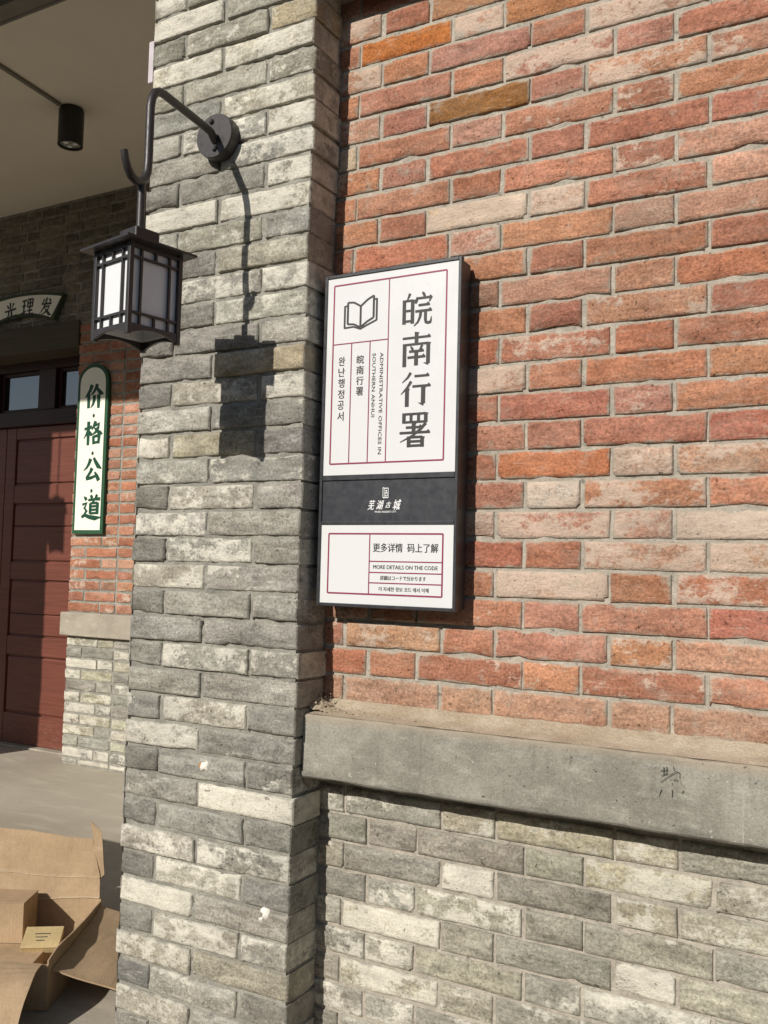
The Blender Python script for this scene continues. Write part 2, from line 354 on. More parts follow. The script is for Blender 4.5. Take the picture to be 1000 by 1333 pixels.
# ------------------------------------------------------------------ red wall with ledge and grey plinth
CZ = .063; S_, H_ = .2476, .1245; JT = .0060
wall = empty('brick_wall', (.5, 0, 0))
tag(wall, 'sunlit red brick wall with grey brick base below a concrete ledge', 'wall')
WX0, WX1 = -.07, 1.62
m = MB(); m.grid((WX0, .0034, 0), (WX1 - WX0, 0, 0), (0, 0, 2.75), 170, 280, (0, -1, 0), .0016, 30)
m.build('mortar', M_mort, wall); wall.location = (0, 0, 0)
MB().box(WX0, WX1, .03, .24, 0, 2.75).box(WX0, WX1, .01, .239, 2.752, 3.56).box(-.36, -.075, .245, 2.04, 0, 3.38).build('core', M_mort2, wall)
wst = []
for k in range(-22, 21):                 # course k lies between bed k-1 (top) and bed k (bottom)
    zt, zb = ZF - (k - 1) * CZ - JT / 2, ZF - k * CZ + JT / 2
    if ZF - k * CZ < -.01: continue
    low = k >= 10
    if k in (8, 9): 
        if k == 9: continue
    off = .0633 if k % 2 == 0 else 0.
    if low: off += .012
    x = off - 2 * (S_ + H_); i = 0
    while x < WX1:
        ln = (H_ if i % 2 == 0 else S_) if k % 2 == 0 else (S_ if i % 2 == 0 else H_)
        a, b2 = max(x, WX0) + JT / 2, min(x + ln, WX1) - JT / 2
        if b2 - a > .02:
            a += random.uniform(-.002, .002); b2 += random.uniform(-.002, .002)
            if low:
                t_ = min(1, max(.15, (a + .05) / .45)); cc = vary(random.choice(YELL if random.random() < t_ * .8 else GREYS), .10); ws = random.choice((.2, .3, .4, .5, .6, .35)); cc = tuple(.6 * u + .4 * v for u, v in zip(cc, (.37, .347, .275)))
                brick(wall, a, b2, zb, zt, -.001, .10, M_grey, cc, ws, store=wst)
            else:
                c_ = vary(random.choice(REDS), .09); ws = max(0, random.gauss(.25, .15))
                if -1 <= k <= 4: ws += random.uniform(.08, .34)
                if k >= 5: ws += random.uniform(.05, .2)
                
                if k >= 7: c_ = tuple(.45 * u + .55 * v for u, v in zip(c_, (.40, .295, .21))); ws = .3
                brick(wall, a, b2, zb if k < 8 else zb + .012, zt, -.001, .10, M_red, c_, ws, store=wst)
        x += ln; i += 1
def recolour(px, py, c, ws, store, y=0.):
    if store is wst and c[0] > c[2] * 2 and c not in (OR, BO): c = tuple(.60 * a + .40 * b for a, b in zip((c[0], c[1] * 1.04, c[2] * 1.0 + .004), (.412, .200, .126)))
    if store is not wst or py > 1000: c = tuple(.8 * a + .2 * b for a, b in zip((c[0] * 1.09, c[1] * 1.05, c[2] * .98), (.36, .34, .29)))
    p = onY(px, py, y)
    for o, x0, x1, z0, z1 in store:
        if x0 - .005 <= p.x <= x1 + .005 and z0 - .005 <= p.z <= z1 + .005: o.color = (*c, ws)
OR, BO, CRM, PNK = (.46, .165, .050), (.26, .125, .045), (.58, .44, .30), (.43, .26, .19)
for px, py, c, ws in [(540, 58, OR, .0), (620, 135, BO, .05), (725, 607, (.46, .155, .060), .0), (720, 15, (.42, .19, .075), .02), (600, 8, (.42, .24, .13), .3),
    (630, 276, CRM, .75), (725, 260, (.50, .35, .26), .7), (625, 30, PNK, .75), (470, 50, (.44, .28, .20), .6), (470, 100, (.44, .27, .18), .65), (475, 170, (.44, .28, .20), .75), (458, 205, (.46, .36, .25), .5),
    (625, 305, (.42, .24, .19), .55), (630, 350, (.43, .20, .11), .15), (655, 402, (.42, .19, .10), .12), (905, 345, (.43, .16, .085), .08), (870, 335, (.43, .23, .15), .3), (800, 395, (.46, .26, .17), .45),
    (690, 345, (.30, .13, .085), .1), (640, 240, (.32, .125, .07), .1), (690, 420, (.31, .125, .09), .2), (650, 490, (.44, .26, .19), .7), (730, 485, (.40, .17, .10), .2), (690, 530, (.37, .13, .095), .25),
    (620, 570, (.37, .19, .14), .35), (715, 570, (.33, .15, .11), .25), (780, 480, (.40, .16, .085), .15), (850, 545, (.39, .155, .11), .15), (950, 545, (.35, .10, .07), .15), (835, 520, (.42, .21, .17), .4),
    (715, 645, (.50, .44, .37), .75), (650, 640, (.35, .165, .12), .3), (840, 645, (.40, .19, .11), .6), (830, 600, (.46, .32, .24), .6), (930, 600, (.44, .27, .18), .5), (700, 690, (.40, .20, .15), .7), (620, 690, (.46, .33, .26), .55),
    (950, 690, (.48, .38, .31), .85), (840, 690, (.42, .25, .19), .6), (740, 770, (.44, .30, .22), .75), (640, 730, (.37, .125, .085), .35), (850, 725, (.45, .28, .20), .65), (960, 725, (.48, .33, .22), .7),
    (860, 850, (.45, .23, .12), .55), (960, 810, (.39, .125, .095), .2), (700, 820, (.41, .20, .15), .35), (800, 820, (.41, .20, .14), .35), (540, 835, (.45, .29, .18), .5), (940, 855, (.45, .26, .18), .3),
    (700, 75, (.38, .20, .16), .6), (740, 60, (.38, .19, .15), .75), (860, 90, (.46, .25, .16), .6), (720, 110, (.33, .15, .115), .2), (720, 200, (.34, .135, .095), .1), (870, 145, (.32, .125, .085), .03),
    (960, 130, (.34, .12, .085), .05), (950, 60, (.40, .20, .14), .5), (910, 25, (.37, .15, .10), .1), (780, 10, (.44, .27, .2), .7), (840, 40, (.35, .17, .135), .35), (560, 75, (.34, .17, .14), .15), (480, 155, PNK, .5),
    (535, 130, (.38, .17, .12), .1), (530, 160, (.36, .16, .125), .1), (540, 195, (.38, .175, .11), .1), (600, 170, (.42, .25, .20), .35), (600, 210, (.38, .155, .10), .1), (525, 235, (.36, .185, .145), .15), (520, 270, (.40, .20, .13), .2)]:
    recolour(px, py, c, ws, wst)
for px, py, c, ws in [(600, 1085, (.38, .35, .28), .55), (640, 1115, (.40, .38, .31), .85), (545, 1105, (.28, .26, .225), .25), (500, 1095, (.29, .27, .24), .2), (500, 1130, (.26, .25, .225), .25), (640, 1160, (.40, .36, .31), .75),
    (500, 1210, (.42, .40, .31), .8), (520, 1250, (.34, .33, .28), .65), (520, 1285, (.36, .34, .27), .7), (860, 1170, (.47, .44, .32), .6), (770, 1110, (.42, .39, .29), .45), (850, 1110, (.44, .41, .32), .5), (730, 1170, (.24, .23, .20), .1),
    (850, 1210, (.36, .33, .25), .6), (850, 1290, (.62, .57, .50), .9), (740, 1210, (.29, .28, .235), .35), (860, 1250, (.31, .30, .245), .4), (700, 1250, (.27, .265, .225), .2), (440, 1150, (.19, .185, .165), .05), (740, 1310, (.26, .255, .225), .5), (960, 1215, (.40, .38, .31), .5)]:
    recolour(px, py, c, ws, wst)
# concrete ledge
LD = .088; lz0, lz1 = ZF - .6022, ZF - .4622
m = MB(); nL = 60
prof = [(-LD + .004, lz0), (-LD, lz0 + .004), (-LD, (lz0 + lz1) / 2), (-LD, lz1 - .004), (-LD + .005, lz1), (-.03, lz1 + .002), (.02, lz1 + .004), (.02, lz0)]
vs = []; fs = []; LX0, LX1 = -.0495, 1.62
for i in range(nL + 1):
    x = LX0 + (LX1 - LX0) * i / nL
    for (y, z) in prof:
        j = .0022 * noise.noise(Vector((x * 14, y * 40, z * 25))) + .0012 * noise.noise(Vector((x * 60, y * 90, z * 80)))
        vs.append((x, y + j, z + j))
npf = len(prof)
for i in range(nL):
    for q in range(npf): fs.append((i * npf + q, i * npf + (q + 1) % npf, (i + 1) * npf + (q + 1) % npf, (i + 1) * npf + q)[::-1])
fs.append(list(range(npf))); fs.append([nL * npf + q for q in range(npf)][::-1])
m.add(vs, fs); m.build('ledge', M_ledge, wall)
# dusty mortar fillet on the ledge
vs = []; fs = []; n2 = 140; prof = [(-LD + .010, lz1 + .001), (-.045, lz1 + .006), (-.02, lz1 + .012), (-.004, lz1 + .026), (.01, lz1 + .030)]
for i in range(n2 + 1):
    x = LX0 + (LX1 - LX0) * i / n2
    for q, (y, z) in enumerate(prof):
        a = .006 * noise.noise(Vector((x * 22, q * 1.7, 3))) + .003 * noise.noise(Vector((x * 75, q * 2.7, 8)))
        vs.append((x, y + a * (1 if q else .7), z + (a * .7 if q else 0)))
for i in range(n2):
    for q in range(4): fs.append((i * 5 + q, (i + 1) * 5 + q, (i + 1) * 5 + q + 1, i * 5 + q + 1))
m = MB(); m.add(vs, fs, True); m.build('mortar_fillet', M_dust, wall)
# lintel above the panel (its shade falls on the top of the red brick)
MB().box(WX0, WX1, -.09, .05, ZF + 1.245, ZF + 1.43, .006).build('lintel', M_ledge, wall)

# ------------------------------------------------------------------ grey pillar
PX0, PX1, PY, PC = -.5565, -.0505, -.12, .0639
def make_pillar(dx, label, group=None):
    pil = empty('brick_pillar', (dx, 0, 0)); tag(pil, label, 'pillar')
    m = MB(); r = .0055
    m.grid((PX0 + r, PY + r, 0), (PX1 - PX0 - 2 * r, 0, 0), (0, 0, 3.5), 50, 330, (0, -1, 0), .0042, 34)
    m.grid((PX1 - r, PY + r, 0), (0, .5, 0), (0, 0, 3.5), 24, 330, (1, 0, 0), .003, 34)
    m.grid((PX0 + r, PY + .5, 0), (0, -.5, 0), (0, 0, 3.5), 24, 330, (-1, 0, 0), .003, 34)
    m.box(PX0 + .02, PX1 - .02, PY + .02, PY + .5, 0, 3.5)
    m.build('mortar', M_mort2, pil); st = []
    for i in range(-16, 39):
        zt, zb = ZF + 1.148 - PC * i - .0032, ZF + 1.148 - PC * (i + 1) + .0032
        if i > -16 and zb < 0: zb = .003
        if zt - zb < .02: continue
        cuts = [PX0, -.447, -.1835, PX1] if i % 2 else [PX0, -.3215, PX1]
        for q in range(len(cuts) - 1):
            a = cuts[q] + (.0040 if q else random.uniform(-.004, .003)); b2 = cuts[q + 1] - (.0040 if q < len(cuts) - 2 else random.uniform(-.003, .004))
            if q: a += random.uniform(-.003, .003)
            up_ = i < 11
            cc = tuple(.68 * u + .32 * v for u, v in zip(vary(random.choice(GREYS if not up_ else GREYS + YELL), .10), (.315, .298, .257))); ws = random.choice((.12, .22, .3, .45, .6, .35)) + (.10 if up_ else .02)
            brick(pil, a, b2, zb, zt, PY, .22 if q != 1 else .11, M_grey, cc, ws, 1.35, 12, st)
    return pil, st
pillar, pst = make_pillar(0, 'tall weathered grey brick pillar carrying the lantern')
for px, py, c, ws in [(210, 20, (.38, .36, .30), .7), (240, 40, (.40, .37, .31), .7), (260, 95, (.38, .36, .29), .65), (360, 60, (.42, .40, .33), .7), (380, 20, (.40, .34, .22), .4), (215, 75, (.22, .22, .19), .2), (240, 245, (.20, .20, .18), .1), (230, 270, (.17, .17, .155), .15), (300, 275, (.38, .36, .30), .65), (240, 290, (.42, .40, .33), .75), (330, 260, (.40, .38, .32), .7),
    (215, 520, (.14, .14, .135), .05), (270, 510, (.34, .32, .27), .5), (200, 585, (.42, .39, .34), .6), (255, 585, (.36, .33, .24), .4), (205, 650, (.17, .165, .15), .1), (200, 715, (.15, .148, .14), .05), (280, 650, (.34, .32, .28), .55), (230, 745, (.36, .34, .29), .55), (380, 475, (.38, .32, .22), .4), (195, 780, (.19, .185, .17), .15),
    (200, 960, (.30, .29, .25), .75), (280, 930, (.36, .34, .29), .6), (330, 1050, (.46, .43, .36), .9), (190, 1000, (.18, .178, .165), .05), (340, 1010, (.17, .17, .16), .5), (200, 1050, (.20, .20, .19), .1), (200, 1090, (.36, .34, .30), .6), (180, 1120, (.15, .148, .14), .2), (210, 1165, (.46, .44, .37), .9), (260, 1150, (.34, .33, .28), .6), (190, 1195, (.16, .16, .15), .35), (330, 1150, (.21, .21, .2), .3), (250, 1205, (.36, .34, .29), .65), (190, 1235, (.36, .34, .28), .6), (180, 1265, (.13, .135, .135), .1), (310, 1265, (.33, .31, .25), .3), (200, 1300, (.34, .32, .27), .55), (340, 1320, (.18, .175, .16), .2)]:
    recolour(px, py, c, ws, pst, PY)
# filler dabs and plugged holes on the pillar face
def dab(px, py, r, mat, seed):
    p = onY(px, py, PY); rg = random.Random(seed); m = MB(); n = 11; vs = [(p.x, PY - .0024, p.z)]
    rad = [r * rg.uniform(.45, 1.3) for _ in range(n)]
    for k in range(n): a = 2 * math.pi * k / n; vs.append((p.x + rad[k] * .8 * math.cos(a), PY - .0022, p.z + rad[k] * .8 * math.sin(a)))
    for k in range(n): a = 2 * math.pi * k / n; vs.append((p.x + rad[k] * math.cos(a), PY + .003, p.z + rad[k] * math.sin(a)))
    fs = [(0, 1 + k, 1 + (k + 1) % n) for k in range(n)] + [(1 + k, 1 + n + k, 1 + n + (k + 1) % n, 1 + (k + 1) % n) for k in range(n)]
    m.add(vs, fs, True); return m.build('filler_dab', mat, pillar)
dab(266, 998, .015, M_dab, 1); dab(263.5, 998, .013, M_rust, 2).location.y = .002; dab(345, 1189, .013, M_dab, 5); dab(340, 1196, .007, M_dab, 6)
# left pillar of the porch: beyond the frame, but its shade falls on the door
pil2, _ = make_pillar(-4.02, 'grey brick pillar at the far left end of the porch')

# ------------------------------------------------------------------ porch back facade
YB, BC = 2.05, .0640
fac = empty('shop_building', (0, YB, 0)); fac.location = (0, 0, 0)
tag(fac, 'shaded shop front with red door, brick pier and dark brick above', 'building')
JX, RX = -3.165, -.37; bz_t, bz_b = ZF - .430, ZF - .566           # concrete band
zred = ZF + 1.318; zceil = ZF + 2.08
m = MB(); m.grid((JX + .006, YB + .004, 0), (RX - JX, 0, 0), (0, 0, zceil), 60, 180, (0, -1, 0), .0025, 26)
m.grid((JX + .006, YB + .3, 0), (0, -.2945, 0), (0, 0, zred), 14, 120, (-1, 0, 0), .0025, 26)
m.grid((-5.3, YB + .004, zred), (JX + .01 + 5.3, 0, 0), (0, 0, zceil - zred), 60, 40, (0, -1, 0), .0025, 26)
m.box(JX + .02, RX, YB + .02, YB + .35, 0, zceil); m.box(-5.3, JX + .02, YB + .02, YB + .35, zred + .01, zceil)
m.build('mortar', M_mort2, fac)
SB, HB = .252, .127
def fcourse(z0, z1, xa, xb, ty, mat, pal, wsf, firstcut=None):
    x = xa; i = ty
    if ty == 2: spans = []
    while x < xb - .03:
        ln = (HB if i % 2 else SB)
        if x == xa and firstcut: ln = firstcut
        b2 = min(x + ln, xb)
        brick(fac, x + (.005 if x > xa else 0), b2 - .005, z0 + .005, z1 - .005, YB, .12 if x > xa else .24, mat, vary(random.choice(pal), .10), wsf(), 1.2, 6)
        x = b2; i += 1
n_ = 0; z = bz_t
while z + BC < zred + .02:              # red pier
    fcourse(z, z + BC, JX, -2.42, n_ % 2, M_red, REDS, lambda: random.choice((.1, .2, .35, .5))); z += BC; n_ += 1
zr1 = z; n_ = 0; z = bz_b
while z > .012:                         # grey base
    z0 = max(z - BC, .004)
    if z - z0 > .02: fcourse(z0, z, JX + .004, -2.42, n_ % 2, M_grey, GREYS + YELL, lambda: random.choice((.2, .4, .6, .75)))
    z -= BC; n_ += 1
z = zr1; n_ = 0
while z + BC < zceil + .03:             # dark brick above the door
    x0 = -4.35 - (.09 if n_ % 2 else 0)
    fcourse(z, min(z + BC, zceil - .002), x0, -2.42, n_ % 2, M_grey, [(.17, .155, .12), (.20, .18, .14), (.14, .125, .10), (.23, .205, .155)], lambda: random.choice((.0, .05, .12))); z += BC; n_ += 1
MB().box(JX - .028, RX, YB - .032, YB + .2, bz_b, bz_t, .006).build('band', M_band, fac)
MB().box(-5.3, JX - .002, YB - .012, YB + .30, ZF + 1.158, zred + .004, .006).build('lintel', M_lintel, fac)
# door leaves, frame, transom
YD = 2.25
fr = MB().box(-5.3, JX + .004, YD - .03, YD + .06, ZF + .735, ZF + .835, .005)
fr.box(-3.262, JX + .004, YD - .02, YD + .06, 0, ZF + .735, .004); fr.box(-5.3, JX + .004, YD - .02, YD + .06, ZF + 1.10, ZF + 1.158)
fr.box(-3.715, -3.56, YD - .024, YD + .06, ZF + .835, ZF + 1.10, .004); fr.box(-4.25, -4.10, YD - .024, YD + .06, ZF + .835, ZF + 1.10, .004); fr.box(-3.262, JX + .004, YD - .024, YD + .06, ZF + .835, ZF + 1.10, .004)
fr.build('door_frame', M_dframe, fac)
for x0, x1 in ((-4.10, -3.715), (-3.56, -3.262), (-4.9, -4.25)):
    wn = MB()
    for a, b2, c_, d_ in ((x0, x0 + .022, .835, 1.10), (x1 - .022, x1, .835, 1.10), (x0 + .022, x1 - .022, .835, .857), (x0 + .022, x1 - .022, 1.078, 1.10)): wn.box(a, b2, YD + .005, YD + .045, ZF + c_, ZF + d_, .003)
    wo = wn.build('window', M_dframe, fac); MB().box(x0 + .02, x1 - .02, YD + .022, YD + .028, ZF + .855, ZF + 1.08).build('pane', M_glass, wo)
MB().box(-5.3, JX + .02, YD + .07, YD + .09, 0, zceil).build('backing', M_dframe, fac)
for x0, x1 in ((-4.02, -3.266), (-4.78, -4.024)):
    do = MB().box(x0, x1, YD + .016, YD + .045, .012, ZF + .733).build('door', M_door, fac)
    for a, b2 in ((x0, x0 + .09), (x1 - .075, x1)): MB().box(a, b2, YD, YD + .020, .012, ZF + .733, .004).build('stile', M_door, do)
    zs = [.012, ZF - 1.110, ZF - .739, ZF - .619, ZF - .256, ZF - .144, ZF + .235, ZF + .355, ZF + .655, ZF + .733]
    for q in range(0, 10, 2): MB().box(x0 + .0905, x1 - .0755, YD + .001, YD + .020, zs[q], zs[q + 1], .004).build('rail', M_door, do)
    for q, mid in ((1, None), (3, ZF - .4745), (5, ZF + .087), (7, None)):
        za, zb = zs[q] + .012, zs[q + 1] - .012
        for (a, b2) in (((za, zb),) if mid is None else ((za, mid - .0015), (mid + .0015, zb))):
            MB().box(x0 + .103, x1 - .088, YD + .004, YD + .020, a, b2, .007).build('panel', M_door, do)
MB().box(-5.3, JX, YD - .05, YD + .07, 0.0, .010, .002).build('threshold', M_band, fac)

# ------------------------------------------------------------------ porch ceiling and roof
cl = MB().box(-6.2, -.1, .6, YB + .3, zceil, zceil + .12)
ce = cl.build('ceiling', M_ceil); tag(ce, kind='structure')
cb = MB().box(-6.2, -.1, .52, .598, zceil + .012, ZF + 2.9).box(-6.2, -.1, .50, .519, zceil - .006, zceil + .05)
tag(cb.build('ceiling_beam', M_beam), kind='structure')
rf = MB().box(-6.2, 1.62, -.40, .518, ZF + 2.27, ZF + 2.45)
tag(rf.build('roof', M_beam), kind='structure')

# ------------------------------------------------------------------ unseen house, added behind the camera to cut the low sky fill
hs = empty('street_house', (3., -9.5, -.30)); tag(hs, 'unseen low house added across the street to block low sky light', 'house')
MB().box(-12, 11, -6, 0, 0, 4.6).build('wall', M_mort2, hs)
M_tile = flat('dark roof tile', (.06, .058, .055), .8, .2, 0, .2, 5)
MB().add([(-12.4, .5, 4.45), (11.4, .5, 4.45), (11.4, -3, 6.0), (-12.4, -3, 6.0), (-12.4, -6.5, 4.45), (11.4, -6.5, 4.45)], [(0, 1, 2, 3), (3, 2, 5, 4), (0, 3, 4), (1, 5, 2), (0, 4, 5, 1)]).build('roof', M_tile, hs)
for i in range(6):
    wo = MB().box(-10.6 + 3.6 * i, -9.2 + 3.6 * i, .005, .06, 1.0, 2.5).build('window', M_dframe, hs); MB().box(-10.52 + 3.6 * i, -9.28 + 3.6 * i, .062, .066, 1.08, 2.42).build('pane', M_glass, wo)

# ================================================================== things
# ------------------------------------------------------------------ lettering: brush strokes and type
class Ink:
    """strokes in a 100 x 100 box, y down, laid on a plane facing -y"""
    def __init__(s, x0, z1, wd, ht, y, rot=0., bold=1.): s.bold = bold; s.x0, s.z1, s.w, s.ht, s.y, s.m, s.k, s.rot = x0, z1, wd, ht, y, MB(), 0, rot
    def P(s, x, y):
        a, b = (x - 50) / 100 * s.w, -(y - 50) / 100 * s.ht; c, d = math.cos(s.rot), math.sin(s.rot)
        return (s.x0 + s.w / 2 + a * c - b * d, s.y - .00003 * s.k, s.z1 - s.ht / 2 + a * d + b * c)
    def poly(s, pts): s.m.add([s.P(*p) for p in pts], [list(range(len(pts)))]); s.k += 1
    def st(s, *pts):                 # (x, y, width) ribbon
        P = [Vector((p[0], p[1])) for p in pts]; Lf = []; Rt = []
        for i, p in enumerate(P):
            t = (P[min(i + 1, len(P) - 1)] - P[max(i - 1, 0)]); t = t.normalized() if t.length else Vector((1, 0)); n = Vector((-t.y, t.x)); wd = pts[i][2] / 2 * s.bold
            Lf.append(p + n * wd); Rt.append(p - n * wd)
        n = len(P); vs = [s.P(*q) for q in Lf] + [s.P(*q) for q in Rt]
        s.m.add(vs, [(i, i + 1, n + i + 1, n + i) for i in range(n - 1)]); s.k += 1
    def h(s, x0, x1, y, w=7.): s.st((x0, y, w), (x1, y, w)); s.poly([(x1 - 12, y - 2), (x1 - 5, y - 8), (x1 + 1.5, y + 2.2), (x1 - 12, y + 2)])
    def hp(s, x0, x1, y, w=6.8): s.st((x0, y, w), (x1, y, w))
    def v(s, x, y0, y1, w=9.5):
        w *= 1.34; s.st((x, y0, w), (x, y1, w)); s.poly([(x - w / 2, y0 - 2), (x + w / 2 + 3, y0 + 1), (x + w / 2, y0 + 5), (x - w / 2, y0 + 4)])
    def build(s, name, mat, parent): return s.m.build(name, mat, parent)
def g_wan(i):
    i.st((26, 2, 9), (22, 12, 7), (17, 21, 3)); i.v(8, 21, 90, 8.5); i.v(35, 21, 90, 8.5); i.hp(8, 35, 23); i.hp(8, 35, 52); i.hp(8, 35, 82)
    i.st((66, 2, 4), (70, 7, 9), (74, 15, 7)); i.st((50, 15, 5), (47, 26, 10), (44, 33, 6)); i.hp(49, 92, 19); i.poly([(86, 17), (93, 12), (99, 19), (91, 31), (87, 32), (90, 20)])
    i.h(54, 90, 39); i.h(44, 97, 56); i.st((62, 57, 9), (60, 72, 8), (53, 87, 6), (40, 98, 2)); i.st((77, 57, 9), (77, 82, 9), (79, 90, 9), (86, 92, 8), (93, 91, 8), (95, 84, 5), (96, 74, 1))
def g_nan(i):
    i.h(5, 95, 17); i.v(50, 2, 34, 9); i.v(12, 34, 99, 9); i.hp(12, 86, 36); i.v(88, 34, 94, 9); i.poly([(92, 90), (88, 99), (72, 91), (84, 91)])
    i.st((31, 41, 3), (36, 47, 8), (40, 54, 6)); i.st((69, 40, 8), (64, 48, 6), (58, 55, 2)); i.h(27, 74, 56); i.h(22, 79, 73); i.v(50, 56, 97, 9)
def g_xing(i):
    i.st((34, 2, 9), (24, 16, 7), (6, 30, 2)); i.st((36, 27, 9), (24, 44, 8), (3, 63, 2)); i.v(23, 47, 99, 9.5); i.h(46, 93, 13); i.h(40, 98, 42); i.v(75, 43, 92, 10); i.poly([(80, 88), (75, 99), (58, 89), (70, 90)])
def g_shu(i):
    i.v(15, 5, 33, 8.5); i.v(85, 5, 33, 8.5); i.hp(15, 85, 7); i.hp(15, 85, 30); i.v(38, 7, 30, 7); i.v(62, 7, 30, 7)
    i.h(22, 74, 45); i.v(47, 33, 61, 9); i.h(2, 99, 60); i.st((86, 34, 9), (70, 50, 8), (45, 68, 6), (4, 86, 2)); i.v(32, 72, 101, 8.5); i.v(75, 72, 101, 8.5); i.hp(32, 75, 73); i.hp(32, 75, 85); i.hp(32, 75, 97)
def k_jia(i):
    i.st((38, 3, 13), (28, 26, 11), (14, 44, 8), (2, 54, 2)); i.st((21, 34, 10), (22, 60, 11), (22, 99, 10)); i.st((66, 2, 12), (58, 20, 10), (46, 36, 7), (32, 46, 2))
    i.st((60, 10, 4), (74, 28, 10), (86, 40, 13), (102, 44, 2)); i.st((52, 46, 11), (52, 66, 11), (46, 84, 8), (34, 98, 2)); i.st((75, 44, 11), (76, 70, 12), (76, 101, 9))
def k_ge(i):
    i.st((2, 33, 8), (22, 29, 7), (43, 25, 10)); i.st((24, 2, 11), (24, 50, 11), (24, 100, 9)); i.st((23, 36, 9), (14, 54, 7), (0, 72, 2)); i.st((28, 42, 5), (35, 50, 9), (42, 60, 9))
    i.st((62, 2, 11), (54, 20, 9), (42, 38, 2)); i.st((56, 20, 7), (82, 14, 9), (76, 30, 10), (62, 48, 8), (38, 62, 2)); i.st((54, 28, 4), (74, 44, 10), (88, 53, 13), (102, 56, 2))
    i.st((52, 63, 9), (55, 97, 9)); i.st((52, 66, 7), (84, 61, 9)); i.st((84, 61, 10), (80, 95, 9)); i.st((55, 91, 7), (80, 88, 7))
def k_gong(i):
    i.st((40, 8, 12), (32, 28, 10), (20, 44, 7), (3, 56, 2)); i.st((56, 4, 8), (68, 22, 11), (82, 40, 13), (100, 50, 3)); i.st((50, 46, 12), (40, 64, 9), (20, 88, 8)); i.st((18, 90, 9), (46, 86, 9), (78, 76, 6)); i.st((64, 62, 5), (76, 78, 11), (88, 98, 12))
def k_dao(i):
    i.st((44, 2, 6), (50, 8, 10), (54, 15, 8)); i.st((80, 0, 10), (74, 9, 8), (66, 16, 2)); i.st((33, 22, 7), (64, 19, 7), (97, 17, 10)); i.st((64, 20, 9), (60, 28, 7), (54, 34, 3))
    i.st((45, 34, 9), (46, 78, 10)); i.st((84, 32, 10), (83, 80, 10))
    for y in (35, 48, 62, 76): i.st((45, y, 6.5), (84, y - 2, 6.5))
    i.st((10, 8, 4), (18, 14, 9), (24, 22, 9)); i.st((2, 40, 7), (25, 34, 9), (14, 54, 8), (26, 66, 9), (12, 82, 5)); i.st((0, 92, 8), (16, 82, 10), (40, 90, 11), (72, 95, 13), (102, 92, 3))
def k_fa(i):
    i.st((30, 12, 10), (24, 26, 8), (16, 38, 6)); i.st((12, 42, 7), (50, 37, 8), (92, 32, 10)); i.st((50, 2, 11), (44, 34, 10), (30, 66, 8), (4, 96, 2)); i.st((40, 54, 7), (78, 49, 10), (66, 72, 10), (44, 88, 7), (18, 100, 2)); i.st((40, 60, 4), (64, 80, 11), (82, 93, 14), (102, 98, 2)); i.st((66, 6, 4), (76, 14, 10), (84, 23, 9))
def k_li(i):
    i.st((2, 18, 7), (38, 13, 9)); i.st((4, 48, 7), (36, 44, 8)); i.st((20, 16, 10), (20, 82, 9)); i.st((0, 90, 9), (20, 84, 9), (42, 72, 3)); i.st((49, 8, 9), (52, 54, 9)); i.st((92, 5, 10), (88, 54, 9))
    for y in (9, 30, 52): i.st((50, y, 7), (90, y - 3, 7))
    i.st((70, 8, 9), (70, 94, 9)); i.st((50, 74, 7), (92, 70, 8)); i.st((40, 96, 9), (70, 93, 8), (102, 92, 11))
def k_guang(i):
    i.st((50, 0, 11), (50, 44, 10)); i.st((22, 12, 4), (30, 22, 10), (36, 34, 9)); i.st((80, 6, 11), (72, 22, 8), (62, 36, 2)); i.st((3, 49, 8), (50, 45, 8), (98, 42, 11)); i.st((38, 48, 11), (36, 68, 10), (24, 86, 7), (4, 99, 2)); i.st((60, 46, 11), (60, 82, 11), (66, 92, 10), (82, 94, 9), (94, 91, 8), (95, 72, 1))
def k_shi(i):
    i.st((8, 16, 10), (9, 84, 10)); i.st((38, 14, 10), (37, 82, 10))
    for y in (17, 48, 78): i.st((8, y, 7), (38, y - 2, 7))
    i.st((46, 32, 8), (98, 26, 10)); i.st((78, 2, 11), (78, 90, 11), (64, 84, 2)); i.st((54, 46, 4), (60, 54, 9), (64, 64, 8))
def type_mesh(body, size, rot=0., slant=0., space=1., bold=.018):
    cu = bpy.data.curves.new('type', 'FONT'); cu.body = body; cu.size = size; cu.align_x = 'CENTER'; cu.align_y = 'CENTER'; cu.space_character = space; cu.shear = slant; cu.resolution_u = 2; cu.offset = 0.
    ob = bpy.data.objects.new('type', cu); col.objects.link(ob); dg = bpy.context.evaluated_depsgraph_get()
    me = bpy.data.meshes.new_from_object(ob.evaluated_get(dg)); bpy.data.objects.remove(ob); bpy.data.curves.remove(cu)
    c, s = math.cos(rot), math.sin(rot)
    xs = [v.co.x for v in me.vertices]; ys = [v.co.y for v in me.vertices]; mx, my = ((min(xs) + max(xs)) / 2, (min(ys) + max(ys)) / 2) if xs else (0, 0)
    for v in me.vertices: x, y = v.co.x - mx, v.co.y - my; v.co = (x * c - y * s, 0, x * s + y * c)
    return me
